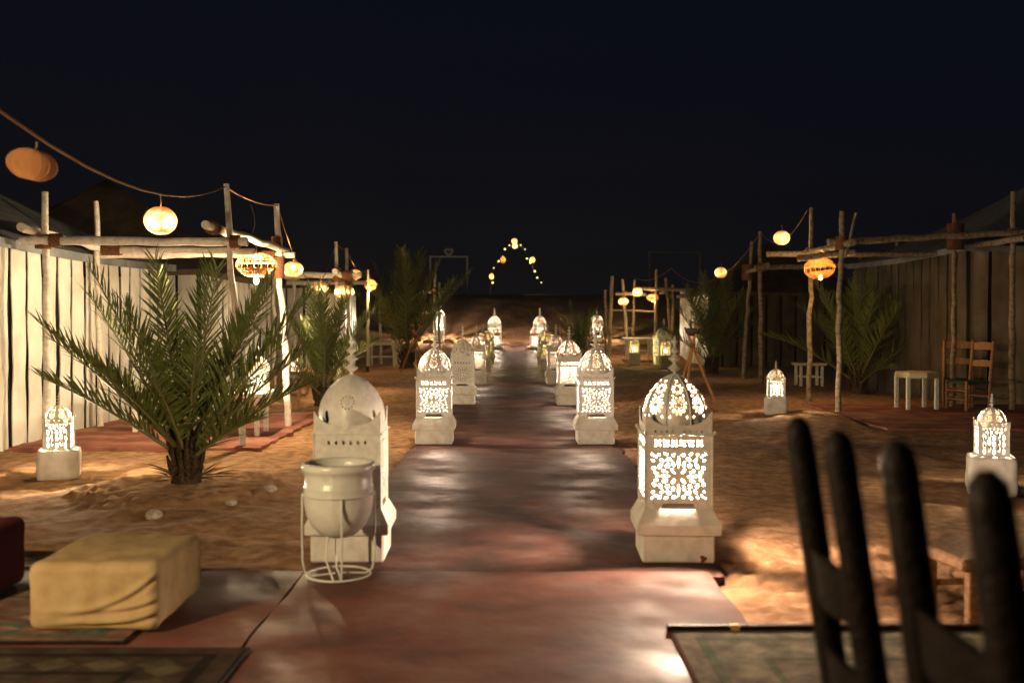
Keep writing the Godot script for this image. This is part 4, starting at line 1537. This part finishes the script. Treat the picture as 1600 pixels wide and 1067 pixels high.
	rustic_chair("second honey wood chair standing farther back by the brown tent", P(7.35, 0.05, 17.0), -0.4, 1.1, 0.44, 0.42, 0.06, 0.028, mats.honey_wood, mats.green_seat, "")
	palm("dark date palm behind the right pergola posts", P(6.9, 0.0, 20.6), random_fronds(22, 2.1, 0.35, 1.45, 0.5), 0.35, 0.14, 0.42, 30)
	palm("dim date palm between the two right pergolas", P(5.45, 0.0, 28.4), random_fronds(20, 2.4, 0.5, 1.5, 0.45), 0.4, 0.14, 0.45, 26)
	palm("small blurred palm at the right edge beside the brown tent", P(8.55, 0.0, 15.9), random_fronds(12, 1.0, 0.3, 1.4, 0.5), 0.2, 0.08, 0.25, 22)
	palm("far small palm behind the right row of lanterns", P(2.15, 0.0, 34.0), random_fronds(16, 1.7, 0.4, 1.45, 0.5), 0.3, 0.12, 0.36, 24)
	tripod("tripod brazier on the right behind the nearest lit lantern", P(3.16, 0, 18.3), 1.1)
	# little things under the far pergola
	low_table("far pale table under the far right pergola", P(4.35, 0.1, 36.3), 0.0, 1.1, 0.75, mats.white_wood, mats.white_wood)
	var pairs := [[3.9, 33.6, "tiny pierced lamp, left one under the far pergola"], [4.55, 31.0, "tiny pierced lamp, right one under the far pergola"]]
	for q in pairs:
		var mb := Mb.new()
		mb.box(Vector3(0, 0.2, 0), Vector3(0.36, 0.4, 0.36), 0.02)
		var b := part(self, "small_plinth", mb, mats.stone)
		b.position = P(q[0], 0.0, q[1])
		tag(b, "grey block under the %s" % q[2], "plinth")
		var l := small_lantern(q[2], P(q[0], 0.4, q[1]), 0.0, 0.9, Color(1.0, 0.92, 0.55))
		l.scale = Vector3.ONE * 1.1
	small_lantern("unlit white lantern standing under the far right pergola", P(4.85, 0.3, 33.5), 0.2, 0.0).scale = Vector3.ONE * 2.2
	var bk := Mb.new()
	bk.box(Vector3(0, 0.15, 0), Vector3(0.6, 0.3, 0.6), 0.02)
	var bo := part(self, "small_plinth", bk, mats.plaster)
	bo.position = P(4.85, 0.0, 33.5)
	tag(bo, "white block under the unlit lantern of the far right pergola", "plinth")


func make_far_end() -> void:
	frame_arch("white square frame topped by a heart, on the slope left of the walk", P(-4.0, 3.05 - 0.05, 61.0) * Vector3(1, 0, 1) + Vector3(0, gh(-4.0, 61.0), 0), 2.2, 5.2 - gh(-4.0, 61.0), true, mats.white_wire)
	frame_arch("dim grey square frame on the slope right of the walk", P(7.75, 0, 50.0) + Vector3(0, gh(7.75, 50.0), 0), 2.45, 4.75 - gh(7.75, 50.0), false, mats.dark_iron)
	# pointed arch hung with fairy lights
	var gy := gh(0.0, 75.0)
	var o := thing("light_arch", "pointed arch of fairy lights beyond the end of the walk", "arch", P(-0.05, 0, 75.0))
	var outline := [Vector2(768, 441), Vector2(766, 432), Vector2(773, 418), Vector2(781, 407), Vector2(787, 400), Vector2(790, 390), Vector2(795, 384), Vector2(804, 380), Vector2(813, 384), Vector2(820, 391), Vector2(826, 403), Vector2(830, 412), Vector2(835, 424), Vector2(840, 434), Vector2(846, 441)]
	var pts := PackedVector3Array([Vector3(-1.9, gy - 0.2, 0)])
	for q in outline:
		pts.append(Vector3((q.x - 806.0) * 75.0 / 1600.0 + 0.05, 1.48 + (500.0 - q.y) * 75.0 / 1600.0, 0))
	pts.append(Vector3(1.95, gy - 0.2, 0))
	var mb := Mb.new()
	mb.tube(pts, PackedFloat32Array([0.022]), 6)
	part(o, "arch_frame", mb, mats.dark_iron)
	var bm := Mb.new()
	bm.ball(Vector3.ZERO, Vector3.ONE * 0.06, 8)
	var bulb := bm.done()
	for i in range(1, pts.size() - 1):
		for k in 1:
			var b := put(o, "fairy_bulb", bulb, mats.bulb_fairy)
			b.position = pts[i].lerp(pts[mini(i + 1, pts.size() - 2)], k * 0.5) + Vector3(rng.randf_range(-0.12, 0.12), rng.randf_range(-0.08, 0.08), 0.06)
			b.scale = Vector3.ONE * rng.randf_range(0.45, 1.0)
	basket("lamp at the very peak of the fairy light arch", P(-0.1, 7.25, 75.0), 0.42, 0.42, "pale", 1.2, Color(1.0, 0.80, 0.5), 0.0, 0.0)
	basket("lower lamp just under the peak of the fairy light arch", P(-0.08, 6.88, 74.8), 0.40, 0.34, "pale", 1.4, Color(1.0, 0.9, 0.7), 0.0, 0.0)
	basket("orange lamp halfway up the arch's left limb", P(-0.95, 5.86, 74.8), 0.36, 0.46, "pale", 0.7, Color(1.0, 0.66, 0.32), 0.0, 0.0)
	basket("pale lamp low on the arch's left limb", P(-1.78, 4.66, 74.8), 0.34, 0.46, "pale", 1.2, Color(1.0, 0.85, 0.55), 0.0, 0.0)
	basket("pale lamp halfway up the arch's right limb", P(1.2, 5.86, 74.8), 0.36, 0.44, "pale", 1.3, Color(1.0, 0.9, 0.65), 0.0, 0.0)


func make_foreground() -> void:
	# white pot in its wire stand
	var pot := thing("pot", "white glazed pot with a thick rim, in front of the unlit lantern", "pot", P(-0.985, 0.05, 5.66))
	var mb := Mb.new()
	mb.lathe([Vector2(0.0, 0.225), Vector2(0.06, 0.230), Vector2(0.11, 0.252), Vector2(0.15, 0.295), Vector2(0.176, 0.35), Vector2(0.188, 0.41), Vector2(0.191, 0.47), Vector2(0.190, 0.505), Vector2(0.192, 0.512), Vector2(0.187, 0.520), Vector2(0.185, 0.565), Vector2(0.187, 0.59), Vector2(0.197, 0.598), Vector2(0.203, 0.61), Vector2(0.203, 0.628), Vector2(0.198, 0.640), Vector2(0.186, 0.645), Vector2(0.176, 0.638), Vector2(0.172, 0.60), Vector2(0.172, 0.5), Vector2(0.12, 0.3), Vector2(0.0, 0.262)], 40)
	part(pot, "pot_body", mb, mats.ceramic)
	var stand := thing("pot_stand", "white wire stand holding the glazed pot", "stand", P(-0.985, 0.055, 5.66))
	var ring := func(y: float, r: float, w: float, called: String):
		var q := Mb.new()
		var pts := PackedVector3Array()
		for k in 41:
			pts.append(Vector3(sin(TAU * k / 40) * r, y, cos(TAU * k / 40) * r))
		q.tube(pts, PackedFloat32Array([w]), 6, false)
		part(stand, called, q, mats.white_wire)
	ring.call(0.015, 0.175, 0.007, "base_ring")
	ring.call(0.465, 0.198, 0.006, "top_ring")
	for k in 4:
		var a := TAU * k / 4 + 0.25
		var d := Vector3(sin(a), 0, cos(a))
		var q := Mb.new()
		q.tube(PackedVector3Array([d * 0.198 + Vector3(0, 0.465, 0), d * 0.20 + Vector3(0, 0.3, 0), d * 0.198 + Vector3(0, 0.1, 0), d * 0.185 + Vector3(0, 0.035, 0), d * 0.15 + Vector3(0, 0.012, 0), d * 0.02 + Vector3(0, 0.02, 0)]), PackedFloat32Array([0.006]), 6)
		part(stand, "leg", q, mats.white_wire)
	for k in 1:
		var q := Mb.new()
		var s := -1.0
		q.tube(PackedVector3Array([Vector3(s * 0.05, 0.235, 0.06), Vector3(s * 0.055, 0.12, 0.10), Vector3(0, 0.02, 0.17)]), PackedFloat32Array([0.006]), 6)
		part(stand, "brace", q, mats.white_wire)
	# poufs and rugs on the terrace
	pouf("square pouf in a slack ochre cloth cover, on the left of the terrace", "pouf", P(-1.92, 0.068, 4.93), 0.0, Vector3(0.60, 0.315, 0.66), mats.ochre_cloth, 1.0)
	pouf("dark magenta pouf cut off by the left edge", "pouf", P(-2.96, 0.068, 5.2), 0.0, Vector3(0.64, 0.36, 0.6), mats.magenta_cloth, 0.5)
	var t1 := rug_image(31, Color(0.40, 0.30, 0.25), [Color(0.26, 0.29, 0.25), Color(0.46, 0.35, 0.30), Color(0.30, 0.32, 0.29), Color(0.48, 0.42, 0.34)], 360, 300)
	var t2 := rug_image(32, Color(0.21, 0.17, 0.14), [Color(0.12, 0.10, 0.08), Color(0.27, 0.24, 0.19), Color(0.19, 0.155, 0.125), Color(0.20, 0.165, 0.13)], 480, 320)
	var t3 := rug_image(33, Color(0.47, 0.42, 0.36), [Color(0.36, 0.37, 0.28), Color(0.50, 0.46, 0.38), Color(0.44, 0.42, 0.35), Color(0.48, 0.42, 0.36)], 420, 480)
	rug("pink and green patterned rug under the ochre pouf", P(-2.72, 0.053, 4.96), 0.0, 2.0, 1.0, t1, mats.dark_wood)
	rug("dark grey brown rug at the bottom left", P(-2.35, 0.053, 3.72), 0.0, 2.4, 1.36, t2, mats.dark_wood)
	var r := rug("grey green bordered mat with a black back edge, bottom right", P(1.62, 0.056, 3.42), 0.0, 1.84, 2.44, t3, mats.rug_edge)
	var eb := Mb.new()
	eb.box(Vector3(0, 0.016, -1.235), Vector3(1.86, 0.032, 0.045), 0.008)
	part(r, "edge_bar", eb, mats.dark_wood)
	var yb := Mb.new()
	yb.box(Vector3(-0.62, 0.0175, -1.235), Vector3(0.05, 0.033, 0.047), 0.006)
	part(r, "yellow_mark", yb, mats.yellow_tape)
	# dark chairs, backs to the walk
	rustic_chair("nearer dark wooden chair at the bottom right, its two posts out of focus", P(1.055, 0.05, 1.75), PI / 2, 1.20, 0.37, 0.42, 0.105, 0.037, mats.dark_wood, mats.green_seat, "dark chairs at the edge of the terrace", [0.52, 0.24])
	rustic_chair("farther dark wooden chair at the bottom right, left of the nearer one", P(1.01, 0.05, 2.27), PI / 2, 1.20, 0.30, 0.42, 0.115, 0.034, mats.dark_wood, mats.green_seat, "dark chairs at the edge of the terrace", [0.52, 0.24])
	low_table("honey wood stool with pale legs behind the dark chair posts", P(2.36, 0.0, 5.05), 0.15, 0.62, 0.36, mats.honey_wood, mats.honey_wood)
	# the terrace's own lamp hangs from a bracket to the left, out of the picture
	var lp := thing("lamp_post", "peeled pole with a bracket at the left end of the terrace", "pole", P(-3.85, 0.05, 1.8))
	part(lp, "post", pole_mesh(Vector3.ZERO, Vector3(0.03, 2.6, 0), 0.05, 0.04, 0.04), mats.pole_wood)
	part(lp, "bracket", pole_mesh(Vector3(-0.1, 2.42, 0), Vector3(0.6, 2.46, 0), 0.03, 0.025, 0.02), mats.pole_wood)
	basket("wicker lamp hanging from the bracket at the left end of the terrace", P(-3.4, 2.1, 1.8), 0.46, 0.30, "open", 8.5, Color(1.0, 0.88, 0.68), 0.0, 0.2)
